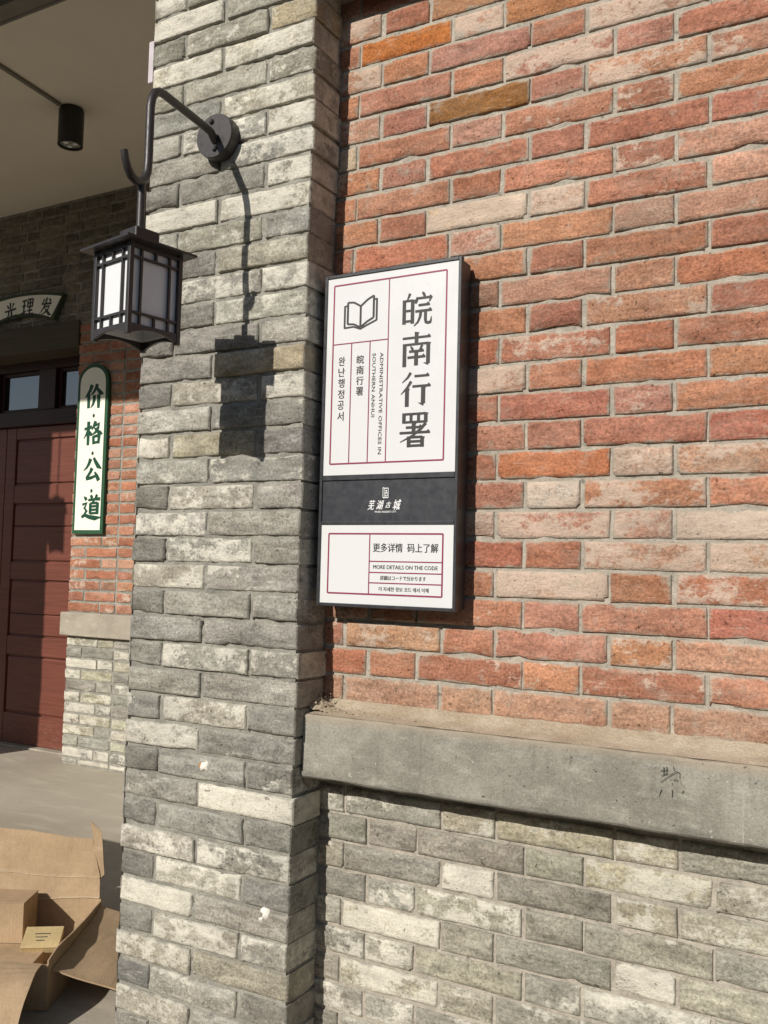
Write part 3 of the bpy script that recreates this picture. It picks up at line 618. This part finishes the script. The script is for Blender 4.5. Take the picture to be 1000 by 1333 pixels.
def type_at(body, size, x, z, y, mat, parent, rot=0., width=None, height=None, slant=0., space=1., bold=0):
    me = type_mesh(body, size, rot, slant, space, .018 + bold)
    if me.vertices:
        ex = max(v.co.x for v in me.vertices) - min(v.co.x for v in me.vertices); ez = max(v.co.z for v in me.vertices) - min(v.co.z for v in me.vertices)
        sx = width / ex if width and ex else 1; sz = height / ez if height and ez else 1
        for v in me.vertices: v.co.x *= sx; v.co.z *= sz
    n = len(me.vertices); d = .035 * size * (1 if width is None or abs(rot) < .1 else .6)           # double strike: heavier type
    vs = [v.co.copy() for v in me.vertices]; fs = [list(f.vertices) for f in me.polygons]; m = MB(); e = 0
    for dx, dz in ((-d / 2, 0), (d / 2, 0), (0, d * .35)): m.add([(v.x + dx, -.00003 * e, v.z + dz) for v in vs], fs); e += 1
    o = m.build('lettering', mat, parent); o.location = (x, y, z); bpy.data.meshes.remove(me); return o

# ------------------------------------------------------------------ building name sign
SD = .068
sg = empty('building_sign', (.13, 0, ZF + .16)); tag(sg, 'white and charcoal bilingual name board mounted on the red brick wall', 'sign')
SO = Vector((.13, 0, ZF + .16))
sx0, sx1, sz0, sz1 = -.0365, .3115, ZF - .2185, ZF + .5445
def S(*a): return a
def sbox(name, x0, x1, y0, y1, z0, z1, mat, parent=sg, b=0):
    o = MB().box(x0, x1, y0, y1, z0, z1, b).build(name, mat, parent)
    if parent is sg: o.location = -SO
    return o
sbox('casing', sx0 + .004, sx1 - .004, -SD + .010, -.012, sz0 + .004, sz1 - .004, M_frame, sg, .002)
sbox('mounting_rail', sx0 + .03, sx1 - .03, -.0122, -.001, sz1 - .12, sz1 - .08, M_frame); sbox('mounting_rail', sx0 + .03, sx1 - .03, -.0122, -.001, sz0 + .08, sz0 + .12, M_frame)
zA, zB, zC, zD = sz1 - .0075, ZF + .0785, ZF + .0665, ZF - .0265; zE, zF_ = ZF - .034, sz0 + .0075
fm = MB(); y0, y1 = -SD - .0012, -SD + .012
fm.box(sx0, sx0 + .0075, y0, y1, sz0, sz1, .0012); fm.box(sx1 - .0075, sx1, y0, y1, sz0, sz1, .0012)
for a, b2 in ((zA, sz1), (zC, zB), (zE, zD), (sz0, zF_)): fm.box(sx0 + .0077, sx1 - .0077, y0 + .0003, y1, a, b2, .0010)
o = fm.build('frame', M_frame, sg); o.location = -SO
px0, px1 = sx0 + .0076, sx1 - .0076; yp = -SD + .002
pa = sbox('name_panel', px0, px1, yp, yp + .006, zB, zA, M_white); pb = sbox('logo_panel', px0, px1, yp + .0006, yp + .006, zD, zC, M_dark); pc_ = sbox('info_panel', px0, px1, yp, yp + .006, zF_, zE, M_white)
def rules(lines, parent, t=.0017):
    m = MB()
    for n, (xa, za, xb, zb, tt) in enumerate(lines):
        e = .00002 * n
        if abs(xa - xb) < 1e-6: m.box(xa - tt / 2, xa + tt / 2, yp - .0005 - e, yp + .001, min(za, zb), max(za, zb))
        else: m.box(min(xa, xb), max(xa, xb), yp - .00051 - e, yp + .001, za - tt / 2, za + tt / 2)
    return m.build('rule', M_rline, parent)
rz1, rz0 = ZF + .519, ZF + .1045; rx0, rx1 = -.0115, .2755; vd = .1335; hd = ZF + .381
T1, T2 = .0036, .0025
rules([(rx0, rz0, rx0, rz1, T1), (rx1, rz0, rx1, rz1, T1), (rx0, rz0, rx1, rz0, T1), (rx0, rz1, rx1, rz1, T1), (vd, rz0, vd, rz1, T2), (rx0, hd, vd, hd, T2), (.0385, rz0, .0385, hd, T2), (.087, rz0, .087, hd, T2)], pa)
ul = ZF - .0545; ll = ZF - .1885
rules([(-.0085, ll, -.0085, ul, T1), (.2785, ll, .2785, ul, T1), (-.0085, ll, .2785, ll, T1), (-.0085, ul, .2785, ul, T1), (.099, ll, .099, ul, T2), (.099, ZF - .1155, .2785, ZF - .1155, T2), (.099, ZF - .140, .2785, ZF - .140, T2), (.099, ZF - .163, .2785, ZF - .163, T2)], pc_)
yi = yp - .0006
for gfun, zt in ((g_wan, .479), (g_nan, .3905), (g_xing, .3015), (g_shu, .2135)):
    ik = Ink(.1665, ZF + zt, .0765, .0775, yi); gfun(ik); ik.build('character', M_ink, pa)
# open book emblem
bk = Ink(.0155, ZF + .4865, .0895, .074, yi, 0, 1.25)
for pts in ([(50, 30), (30, 16), (12, 14), (12, 82), (30, 84), (50, 96)], [(50, 30), (70, 12), (88, 2), (88, 70), (70, 80), (50, 96)]):
    for a, b2 in zip(pts, pts[1:]): bk.st((*a, 4.6), (*b2, 4.6))
bk.st((50, 30, 4.4), (50, 96, 4.4)); bk.st((12, 24, 3.5), (3, 25, 3.5)); bk.st((3, 24, 4), (3, 94, 4)); bk.st((2, 93, 4), (30, 92, 4), (50, 101, 4), (72, 90, 4), (97, 79, 4)); bk.st((97, 80, 4), (97, 12, 4)); bk.st((98, 13, 3.5), (88, 14, 3.5))
bk.build('book_emblem', M_ink, pa)
type_at('ADMINISTRATIVE OFFICES IN', .014, .118, ZF + .2375, yi, M_ink, pa, -math.pi / 2, .0085, .230)
type_at('SOUTHERN ANHUI', .014, .0985, ZF + .2795, yi, M_ink, pa, -math.pi / 2, .0085, .145)
for n, ch in enumerate('皖南行署'): type_at(ch, .02, .0625, ZF + .341 - .0243 * n, yi, M_ink, pa, 0, .0185, .0195)
for n, ch in enumerate('완난행정공서'): type_at(ch, .02, .0135, ZF + .341 - .0255 * n, yi, M_ink, pa, 0, .0165, .0205)
yl = yp
lg = Ink(.1280, ZF + .0490, .0160, .0255, yl, 0, .8)
for a, b2 in (((8, 4), (8, 88)), ((8, 88), (30, 98)), ((30, 98), (30, 12)), ((30, 12), (8, 4)), ((30, 10), (94, 10)), ((94, 10), (94, 92)), ((94, 92), (32, 92)), ((46, 30), (80, 30)), ((46, 46), (80, 46)), ((46, 46), (46, 78)), ((80, 46), (80, 78)), ((46, 78), (80, 78)), ((63, 24), (63, 62))): lg.st((*a, 9), (*b2, 9))
lg.build('logo', M_wht, pb)
for n, (ch, xx, ww, hh) in enumerate((('芜', .1010, .0190, .0215), ('湖', .1230, .0195, .0200), ('古', .1440, .0140, .0135), ('城', .1655, .0205, .0225))): type_at(ch, .02, xx, ZF + .0095, yl, M_wht, pb, 0, ww, hh, .35)
type_at('WUHU ANCIENT CITY', .006, .1365, ZF - .0058, yl, M_wht, pb, 0, .054, .0042)
type_at('更多详情  码上了解', .018, .188, ZF - .0852, yi, M_ink, pc_, 0, .160, .0195)
type_at('MORE DETAILS ON THE CODE', .011, .1885, ZF - .1278, yi, M_ink, pc_, 0, .158, .0085)
type_at('詳細はコードで分かります', .010, .184, ZF - .1515, yi, M_ink, pc_, 0, .112, .0100)
type_at('더 자세한 정보 코드 에서 이해', .010, .186, ZF - .1760, yi, M_ink, pc_, 0, .122, .0095)

# ------------------------------------------------------------------ wall lantern
def lantern_body(root, w_=.1324, W_=.174, ht=.192, rz=R(-11.1)):
    """cage with its roof edge at z = 0 and feet at z = -ht; parts hang under root"""
    M0 = Matrix.Rotation(rz, 4, 'Z')
    def put(m, name, mat, parent=root): return m.build(name, mat, parent)
    h_ = W_ / 2; m = MB()
    m.add([M0 @ Vector(v) for v in [(-h_, -h_, 0), (h_, -h_, 0), (h_, h_, 0), (-h_, h_, 0), (-h_, -h_, .005), (h_, -h_, .005), (h_, h_, .005), (-h_, h_, .005), (-.03, -.03, .019), (.03, -.03, .019), (.03, .03, .019), (-.03, .03, .019)]],
          [(3, 2, 1, 0), (0, 1, 5, 4), (1, 2, 6, 5), (2, 3, 7, 6), (3, 0, 4, 7), (4, 5, 9, 8), (5, 6, 10, 9), (6, 7, 11, 10), (7, 4, 8, 11), (8, 9, 10, 11)])
    put(m, 'roof', M_lamp)
    cp = MB().box(-.030, .030, -.030, .030, .017, .050, .003, M0); put(cp, 'cap', M_lamp)
    a = w_ / 2; pw = .0105
    for sx in (-1, 1):
        for sy in (-1, 1):
            MB().box(min(sx * a, sx * (a - pw)), max(sx * a, sx * (a - pw)), min(sy * a, sy * (a - pw)), max(sy * a, sy * (a - pw)), -ht, .001, .0012, M0).build('post', M_lamp, root)
    zt, zb = -.004, -ht + .021; hh = zt - zb
    for q in range(4):
        Mq = M0 @ Matrix.Rotation(q * math.pi / 2, 4, 'Z'); b = a - pw + .0005; f = MB(); t = .0048; y0, y1 = -a + .0015, -a + .0075
        v1, v2 = -b + .24 * b * 2 - .006, b - .24 * b * 2 + .006; h1, h2 = zt - .155 * hh, zb + .155 * hh
        f.box(-b, b, y0 - .0005, y1, zt - .007, zt, 0, Mq); f.box(-b, b, y0 + .0001, y1, h1 - t / 2, h1 + t / 2, 0, Mq); f.box(-b, b, y0 + .0001, y1, h2 - t / 2, h2 + t / 2, 0, Mq)
        for v_ in (v1, v2): f.box(v_ - t / 2, v_ + t / 2, y0 + .0005, y1 - .0003, zb, zt, 0, Mq)
        f.box(-t / 2, t / 2, y0 + .0005, y1 - .0003, h1, zt, 0, Mq); f.box(-t / 2, t / 2, y0 + .0005, y1 - .0003, zb, h2, 0, Mq)
        arc = [(b, zb + .003), (-b, zb + .003), (-b, -ht + .004)] + [(-b + 2 * b * s_ / 14, -ht + .003 + .0125 * math.sin(math.pi * s_ / 14) ** .8) for s_ in range(1, 14)] + [(b, -ht + .004)]
        n = len(arc); vs = [Mq @ Vector((x, y0 - .0003, z)) for x, z in arc] + [Mq @ Vector((x, y1, z)) for x, z in arc]
        top = [arc[1], arc[0]]
        # apron as vertical strips so that the arch stays concave
        k_ = 14; sv = []; sf = []
        for s_ in range(k_ + 1):
            x = -b + 2 * b * s_ / k_; zl = -ht + .003 + .0125 * (max(0, math.sin(math.pi * s_ / k_)) ** .8)
            for (yy, zz) in ((y0 - .0003, zl), (y0 - .0003, zb + .003), (y1, zb + .003), (y1, zl)): sv.append(Mq @ Vector((x, yy, zz)))
        for s_ in range(k_):
            for e in range(4): sf.append((s_ * 4 + e, (s_ + 1) * 4 + e, (s_ + 1) * 4 + (e + 1) % 4, s_ * 4 + (e + 1) % 4))
        f.add(sv, sf); fo = put(f, 'lattice', M_lamp)
        MB().box(-b, b, -a + .0085, -a + .0115, zb + .001, zt - .001, 0, Mq).build('pane', M_acr, fo)
DC = Vector((-.3150, PY, ZF + .906)); AX = Vector((-.285, -.416, 0)); zr = ZF + .524
lan = empty('wall_lantern', (DC.x, PY, DC.z)); tag(lan, 'dark metal wall lantern with frosted panes hanging from a hooked arm', 'lantern')
LO = Vector((DC.x, PY, DC.z))
d_ = MB().lathe([(.0535, 0), (.0545, .004), (.0545, .030), (.0530, .033)], 36, Matrix.Translation((0, 0, 0)) @ Matrix.Rotation(R(90), 4, 'X')); bo = d_.build('wall_plate', M_lamp, lan)
for (sx, sz) in ((-.008, .036), (.004, -.034)):
    MB().lathe([(.007, 0), (.007, .003), (.004, .006)], 10, Matrix.Translation((sx, -.033, sz)) @ Matrix.Rotation(R(90), 4, 'X')).build('screw', M_screw, bo)
dv = Vector((AX.x - DC.x, AX.y - PY, 0)); Ld = dv.length; dv.normalize()
def arm(s, z): return Vector((dv.x * s, dv.y * s, z + ZF - DC.z))
ctrl = [(.020, .885), (.040, .897), (.050, .906), (.075, .9075), (.15, .908), (.235, .908), (.252, .905), (.266, .896), (.275, .880), (.279, .858), (.279, .80), (.279, .735), (.281, .712), (.289, .693), (.302, .682), (.318, .678), (.334, .683), (.346, .695), (.354, .710), (.359, .728)]
MB().tube([arm(*c) for c in ctrl], [.0095] * (len(ctrl) - 5) + [.0095, .0095, .009, .0085, .008], 14).build('hook_arm', M_lamp, lan)
axl = AX + Vector((0, 0, 0)) - Vector((LO.x, LO.y, 0))
st = MB().tube([(axl.x, axl.y, ZF + .683 - DC.z), (axl.x, axl.y, ZF + .600 - DC.z), (axl.x, axl.y, zr + .03 - DC.z)], .0088, 10); st.build('stem', M_lamp, lan)
cage = empty('tmp'); 
n_before = set(bpy.data.objects)
lantern_body(lan)
for o in set(bpy.data.objects) - n_before:
    if o.parent is lan: o.location = (axl.x, axl.y, zr - DC.z)
bpy.data.objects.remove(cage)
# a lantern hanging from the eave beside the left pillar: out of frame, its shade shows on the door
eav = empty('eave_lantern', (-4.05, -.36, ZF + 1.78)); tag(eav, 'dark lantern hanging from the eave beside the far left pillar', 'lantern')
lantern_body(eav, .13, .16, .26, 0); MB().tube([(0, 0, .04), (0, 0, .25), (0, 0, .492)], .006, 8).build('stem', M_lamp, eav)

# ------------------------------------------------------------------ shop signs on the back facade
vsn = empty('shop_sign', (-3.01, YB, ZF + .03)); tag(vsn, 'tall cream shop sign with green rim and rounded top on brick pier', 'sign')
def vplate(x0, x1, z0, z1, y0, y1, r, name, mat, parent):
    poly = [(x0, z0), (x1, z0), (x1, z1 - r)]
    cx = (x0 + x1) / 2; a = (x1 - x0) / 2
    poly += [(cx + a * math.cos(t * math.pi / 16), z1 - r + r * math.sin(t * math.pi / 16) ** .85) for t in range(1, 16)] + [(x0, z1 - r)]
    return MB().prism(poly, y0, y1).build(name, mat, parent)
o = vplate(-.125, .122, 0, 1.005, -.022, -.002, .125, 'board', M_green, vsn)
fc = vplate(-.104, .101, .022, .983, -.0245, -.0215, .104, 'face', M_cream, vsn)
for gf, cy in ((k_jia, 515.5), (k_ge, 563.5), (k_gong, 610.5), (k_dao, 660)):
    p = onY(122.5 - (cy - 515) * .027, cy, YB - .025); sz = .150
    ik = Ink(p.x - sz / 2 + 3.01, p.z - ZF - .03 + sz * .48, sz, sz * .96, -.0252, 0, 1.55); gf(ik); ik.build('character', M_gink, fc)
for (px, py) in ((122, 541), (120.5, 590), (119, 639)):
    p = onY(px, py, YB - .025); ik = Ink(p.x - .05 + 3.01, p.z - ZF - .03 + .05, .1, .1, -.0252); ik.poly([(50 + 10 * math.cos(t * .785), 50 + 12 * math.sin(t * .785)) for t in range(8)]); ik.build('dot', M_gink, fc)
asn = empty('arched_sign', (-3.66, YB, ZF + 1.34)); tag(asn, 'small fan shaped cream shop sign above the dark transom windows', 'sign')
def fan(off, y0, y1, name, mat, parent):
    n = 22; tp = []; bt = []; xc = -3.672
    for i in range(n + 1):
        s_ = i / n * 2 - 1
        tp.append((xc + s_ * (.385 - off * .7), ZF + 1.530 - off - .040 * s_ * s_)); bt.append((xc + s_ * (.310 - off * 1.35), ZF + 1.388 + off - .052 * s_ * s_))
    m = MB(); vs = []; fs = []
    for i in range(n + 1):
        for (q, y) in ((bt[i], y0), (tp[i], y0), (tp[i], y1), (bt[i], y1)): vs.append((q[0] + 3.66, y, q[1] - ZF - 1.34))
    for i in range(n):
        for e in range(4): fs.append((i * 4 + e, (i + 1) * 4 + e, (i + 1) * 4 + (e + 1) % 4, i * 4 + (e + 1) % 4))
    fs.append((0, 1, 2, 3)); fs.append((n * 4 + 3, n * 4 + 2, n * 4 + 1, n * 4))
    m.add(vs, fs); return m.build(name, mat, parent)
fan(0, -.035, -.002, 'board', M_olive, asn); ff = fan(.017, -.0385, -.034, 'face', M_cream, asn)
for gf, px, py, rr in ((k_fa, 60, 398, -.16), (k_li, 36, 399, -.06), (k_guang, 13.5, 405, .05), (k_shi, -9, 414, .14)):
    p = onY(px, py, YB - .039); sz = .108
    ik = Ink(p.x - sz / 2 + 3.66, p.z - ZF - 1.34 + sz / 2, sz, sz * 1.02, -.0391, rr, 1.35); gf(ik); ik.build('character', M_ink, ff)

# ------------------------------------------------------------------ ceiling spot, conduit, junction box
sp = empty('ceiling_spotlight', (-2.395, 1.235, zceil)); tag(sp, 'black cylindrical spotlight fixed under the porch ceiling', 'spotlight')
MB().lathe([(.056, -.172), (.060, -.170), (.060, -.012)], 32).build('body', M_spot, sp); MB().lathe([(.055, -.013), (.055, -.001)], 28).build('base', M_spot, sp)
rg_ = MB()
for k_ in range(32):
    a, b2 = 2 * math.pi * k_ / 32, 2 * math.pi * (k_ + 1) / 32
    rg_.add([(.060 * math.cos(a), .060 * math.sin(a), -.170), (.060 * math.cos(b2), .060 * math.sin(b2), -.170), (.060 * math.cos(b2), .060 * math.sin(b2), -.185), (.060 * math.cos(a), .060 * math.sin(a), -.185),
             (.050 * math.cos(a), .050 * math.sin(a), -.185), (.050 * math.cos(b2), .050 * math.sin(b2), -.185), (.050 * math.cos(b2), .050 * math.sin(b2), -.173), (.050 * math.cos(a), .050 * math.sin(a), -.173)], [(0, 1, 2, 3), (3, 2, 5, 4), (4, 5, 6, 7)])
rg_.build('rim', M_spot, sp)
M_refl = flat('spot reflector', (.55, .55, .50), .25, .5, .6); ln = MB().lathe([(.049, -.1755), (.049, -.1725)], 24); ro = ln.build('reflector', M_refl, sp)
for k_ in range(3):
    a = k_ * 2.094 + .4; MB().lathe([(.012, -.180), (.012, -.1750)], 12, Matrix.Translation((.025 * math.cos(a), .025 * math.sin(a), 0))).build('led', M_wht, ro)
cdt = MB().box(-3.2, 0, -.010, .010, -.014, 0, .002); co = cdt.build('conduit', M_pipe); a = onZ(0, 83, zceil); b2 = onZ(78, 134, zceil)
co.location = (b2.x, b2.y, zceil - .001); co.rotation_euler = (0, 0, math.atan2(b2.y - a.y, b2.x - a.x)); tag(co, 'thin grey conduit running along the ceiling to the black spotlight', 'conduit')
jb = MB().box(PX0 - .0215, PX0 - .004, PY + .006, PY + .10, ZF + 1.117, ZF + 1.230, .003).build('junction_box', M_jbox); tag(jb, 'pale plastic box fixed to the left edge of the brick pillar', 'junction box')

# ------------------------------------------------------------------ marks on the ledge, rubble
def ledge_mark(strokes, px, py, wpx, hpx):
    a, b2 = onY(px, py, -LD), onY(px + wpx, py + hpx, -LD)
    ik = Ink(a.x, a.z, b2.x - a.x, a.z - b2.z, -LD - .0032)
    ik.bold = .48
    for s_ in strokes: ik.st(*s_)
    return ik.build('marker_scribble', M_marker, wall)
ledge_mark([((14, 8, 7), (14, 34, 5)), ((26, 6, 6), (24, 32, 4)), ((2, 22, 5), (32, 16, 4)), ((4, 38, 4), (30, 28, 4)), ((2, 58, 3), (34, 36, 4), (62, 18, 5), (76, 22, 6), (74, 40, 3)), ((50, 2, 5), (54, 16, 4)), ((36, 46, 2), (66, 40, 2)), ((76, 48, 2), (94, 66, 2)), ((6, 80, 7), (-4, 104, 3)), ((47, 76, 5), (47, 100, 6)), ((47, 56, 6), (48, 60, 4)), ((90, 74, 8), (82, 84, 4))], 860, 994, 34, 46)
ledge_mark([((20, 0, 14), (60, 30, 18), (20, 45, 12)), ((70, 10, 10), (60, 30, 12)), ((60, 55, 14), (20, 95, 12))], 741, 982, 6, 12)
ledge_mark([((10, 70, 14), (50, 40, 22), (40, 80, 10)), ((50, 20, 8), (90, 10, 10))], 981, 1013, 10, 11)
def crumb_pile():
    rg = random.Random(4); m = MB()
    c0 = onY(411, 921, -.035)
    for _ in range(150):
        s_ = abs(rg.gauss(0, 1)); x = -.045 + min(.3, abs(rg.gauss(0, .028)) + (rg.random() * .25 if rg.random() < .35 else 0)); y = -rg.uniform(.006, .062); hgt = max(0, .030 - x * .55 - .012) if x < .02 else 0
        z = lz1 + .003 + rg.random() * max(0, .034 * (1 - (x + .045) / .055)) + max(0, .018 * (1 + y / .06)); r = rg.choice((.0008, .0010, .0012, .0016, .0022, .0040))
        vs = []
        for (dx, dy, dz) in ((1, 0, 0), (-1, 0, 0), (0, 1, 0), (0, -1, 0), (0, 0, 1), (0, 0, -1)): q = r * rg.uniform(.6, 1.3); vs.append((x + dx * q + rg.gauss(0, r * .2), y + dy * q, z + dz * q))
        m.add(vs, [(0, 2, 4), (2, 1, 4), (1, 3, 4), (3, 0, 4), (2, 0, 5), (1, 2, 5), (3, 1, 5), (0, 3, 5)])
    # soft heap under the crumbs
    n = 14; vs = []; fs = []
    for j in range(n + 1):
        for i in range(n + 1):
            x = -.0485 + .085 * i / n; y = -.066 + .064 * j / n
            hz = .030 * max(0, 1 - i / n) ** 1.4 * (math.sin(math.pi * min(1, j / n * .55 + .12))) + .004 * noise.noise(Vector((x * 130, y * 130, 2)))
            vs.append((x, y, lz1 + .0005 + max(0, hz)))
    for j in range(n):
        for i in range(n): a = j * (n + 1) + i; fs.append((a, a + 1, a + n + 2, a + n + 1))
    m.add(vs, fs, True)
    o = m.build('mortar_rubble', M_dust); tag(o, 'crumbs of old mortar heaped at the pillar end of the ledge', 'rubble', kind='stuff')
crumb_pile()

# ------------------------------------------------------------------ open cardboard box with small cartons
bx = empty('cardboard_box', (-.835, -.08, 0)); tag(bx, 'torn open brown cardboard box with its flaps spread on the floor', 'box')
eu = Vector((-.474, .880, 0)); ev = Vector((-.880, -.474, 0)); T = .004; BW, BL, BH = .445, .62, .127     # eu: back along the right wall, ev: left
def bp(u, v, z): p = eu * u + ev * v; return Vector((p.x, p.y, z))
def sheet(rows, name, mat, th=T, parent=None, torn=None):
    """rows: list of point lists (local), a folded sheet with thickness"""
    nr, nc = len(rows), len(rows[0]); vs = []; N = []
    for i in range(nr):
        for j in range(nc):
            a = rows[min(i + 1, nr - 1)][j] - rows[max(i - 1, 0)][j]; b = rows[i][min(j + 1, nc - 1)] - rows[i][max(j - 1, 0)]
            n = a.cross(b); n = n.normalized() if n.length else Vector((0, 0, 1)); N.append(n); vs.append(rows[i][j] + n * th / 2)
    k = len(vs); vs += [vs[q] - N[q] * th for q in range(k)]; fs = []
    for i in range(nr - 1):
        for j in range(nc - 1):
            a = i * nc + j; fs.append((a, a + nc, a + nc + 1, a + 1)); fs.append((k + a, k + a + 1, k + a + nc + 1, k + a + nc))
    rim = [j for j in range(nc)] + [i * nc + nc - 1 for i in range(1, nr)] + [(nr - 1) * nc + j for j in range(nc - 2, -1, -1)] + [i * nc for i in range(nr - 2, 0, -1)]
    for q in range(len(rim)): a, b = rim[q], rim[(q + 1) % len(rim)]; fs.append((a, b, k + b, k + a))
    m = MB(); m.add(vs, fs); me = m.mesh(name, mat); o = link(name, me, None, parent or bx); return o
def wob(p, s=.0075, k=10.): return p + Vector((noise.noise(p * k), noise.noise(p * k + Vector((5, 1, 2))), noise.noise(p * k + Vector((1, 8, 4))))) * s
def pan(f, nu, nv): return [[wob(f(i / nu, j / nv)) for j in range(nv + 1)] for i in range(nu + 1)]
sheet(pan(lambda a, b: bp(BW * a, BL * b, .004), 4, 4), 'bottom', M_card)
sheet(pan(lambda a, b: bp(BW * a, 0, .006 + (BH + .006 * math.sin(a * 5)) * b), 8, 4), 'side_wall', M_card)
sheet(pan(lambda a, b: bp(BW, BL * a, .006 + BH * b), 8, 4), 'side_wall', M_card)
sheet(pan(lambda a, b: bp(0, BL * a, .006 + (BH - .012) * b), 8, 4), 'side_wall', M_card)
sheet(pan(lambda a, b: bp(BW * a, BL, .006 + BH * b), 6, 4), 'side_wall', M_card)
# back flap: two creases, leaning slightly back
def bf(a, b):
    prof = [(0, 0, .004), (.014, .057, .012), (.018, .063, .014), (.044, .168, .052)]; s = b * 3; i = min(2, int(s)); t = s - i
    du, dz, dv = [prof[i][q] + (prof[i + 1][q] - prof[i][q]) * t for q in range(3)]
    return bp(BW + du, dv + (BL - dv) * a, BH + .008 + dz * (1 + .32 * a))
sheet(pan(bf, 14, 9), 'back_flap', M_card)
for b in (.0, .345):          # frayed paper along the creases
    sheet([[wob(bf(i / 20, b + .005)) + Vector((.002, -.004, -.0016 + .0010 * noise.noise(Vector((i * .9, b, 1))))), wob(bf(i / 20, b + .005)) + Vector((.002, -.004, .0016 + .0015 * noise.noise(Vector((i * .7, b, 7)))))] for i in range(21)], 'crease', M_card2, .001)
# torn strip still hanging on the right edge of the back flap
def tt(a, b):
    p = bf(0, .30 + .70 * b); k_ = .6 + .4 * math.sin(b * 9)
    return p + Vector((.020 + .004 * k_, .010, .0)) * a * (.4 + b) + Vector((-.010, .0, .050 * max(0, b - .55) / .45 * (1 - .5 * a)))
sheet(pan(tt, 3, 9), 'torn_strip', M_card)
# right flap, folded out and sagging, hinged a little under the rim
sheet(pan(lambda a, b: bp(.02 + (BW - .03) * a, -.004 - .30 * b * (1 - .10 * a), BH - .030 - .085 * b + .018 * a), 6, 10), 'side_flap', M_card)
# front flap, folded out and curling down
sheet(pan(lambda a, b: bp(-.008 - .235 * b, .012 + BL * .98 * a - .012 * b * (1 - a), BH - .002 + .010 * math.sin(b * 3) - .118 * b ** 1.8), 6, 12), 'front_flap', M_card)
def carton(name, cx, cy, z0, w_, d_, h_, rz, mat, label, tilt=0., dashes=False):
    r = empty(name, (cx, cy, z0), rz); r.rotation_euler = (tilt, 0, rz); tag(r, label, 'box')
    MB().box(-w_ / 2, w_ / 2, -d_ / 2, d_ / 2, 0, h_ - .003, .0015).build('body', mat, r)
    MB().box(-w_ / 2 - .001, w_ / 2 + .001, -d_ / 2 - .001, d_ / 2 + .001, h_ - .0028, h_, .0008).build('lid', mat, r)
    if dashes:
        m = MB()
        for q in range(3): m.box(-w_ * .22 + .004 * q, w_ * .20 - .006 * q, -.002 + d_ * (.16 - .16 * q), .001 + d_ * (.16 - .16 * q), h_ - .0005, h_ + .0006)
        m.build('print', M_marker, r)
    return r
B0 = Vector((-.835, -.08, 0))
p = B0 + bp(.365, .285, 0); carton('carton', p.x, p.y, .046, .19, .11, .118, math.atan2(-ev.y, -ev.x), M_card, 'plain brown square carton standing inside the open cardboard box')
p = B0 + bp(.30, .125, 0); carton('small_carton', p.x, p.y, .055, .105, .078, .022, R(36), M_card3, 'small flat yellowish carton with printed lines leaning inside the box', R(24), True)
p = B0 + bp(.255, .26, 0); carton('folded_insert', p.x, p.y, .0078, .30, .30, .037, math.atan2(-ev.y, -ev.x), M_card, 'folded brown cardboard insert lying under the cartons in the box')
tc = empty('tall_carton', (-1.86, -.35, 0)); tag(tc, 'unseen tall carton added left of the open box to shade the floor', 'box')  # unseen carton, added and sized to throw the floor shadow behind the box
MB().box(-.26, .26, -.10, .10, .002, .79, .004).build('body', M_card, tc); MB().box(-.262, .262, -.102, .102, .7905, .81, .003).build('lid', M_card, tc)
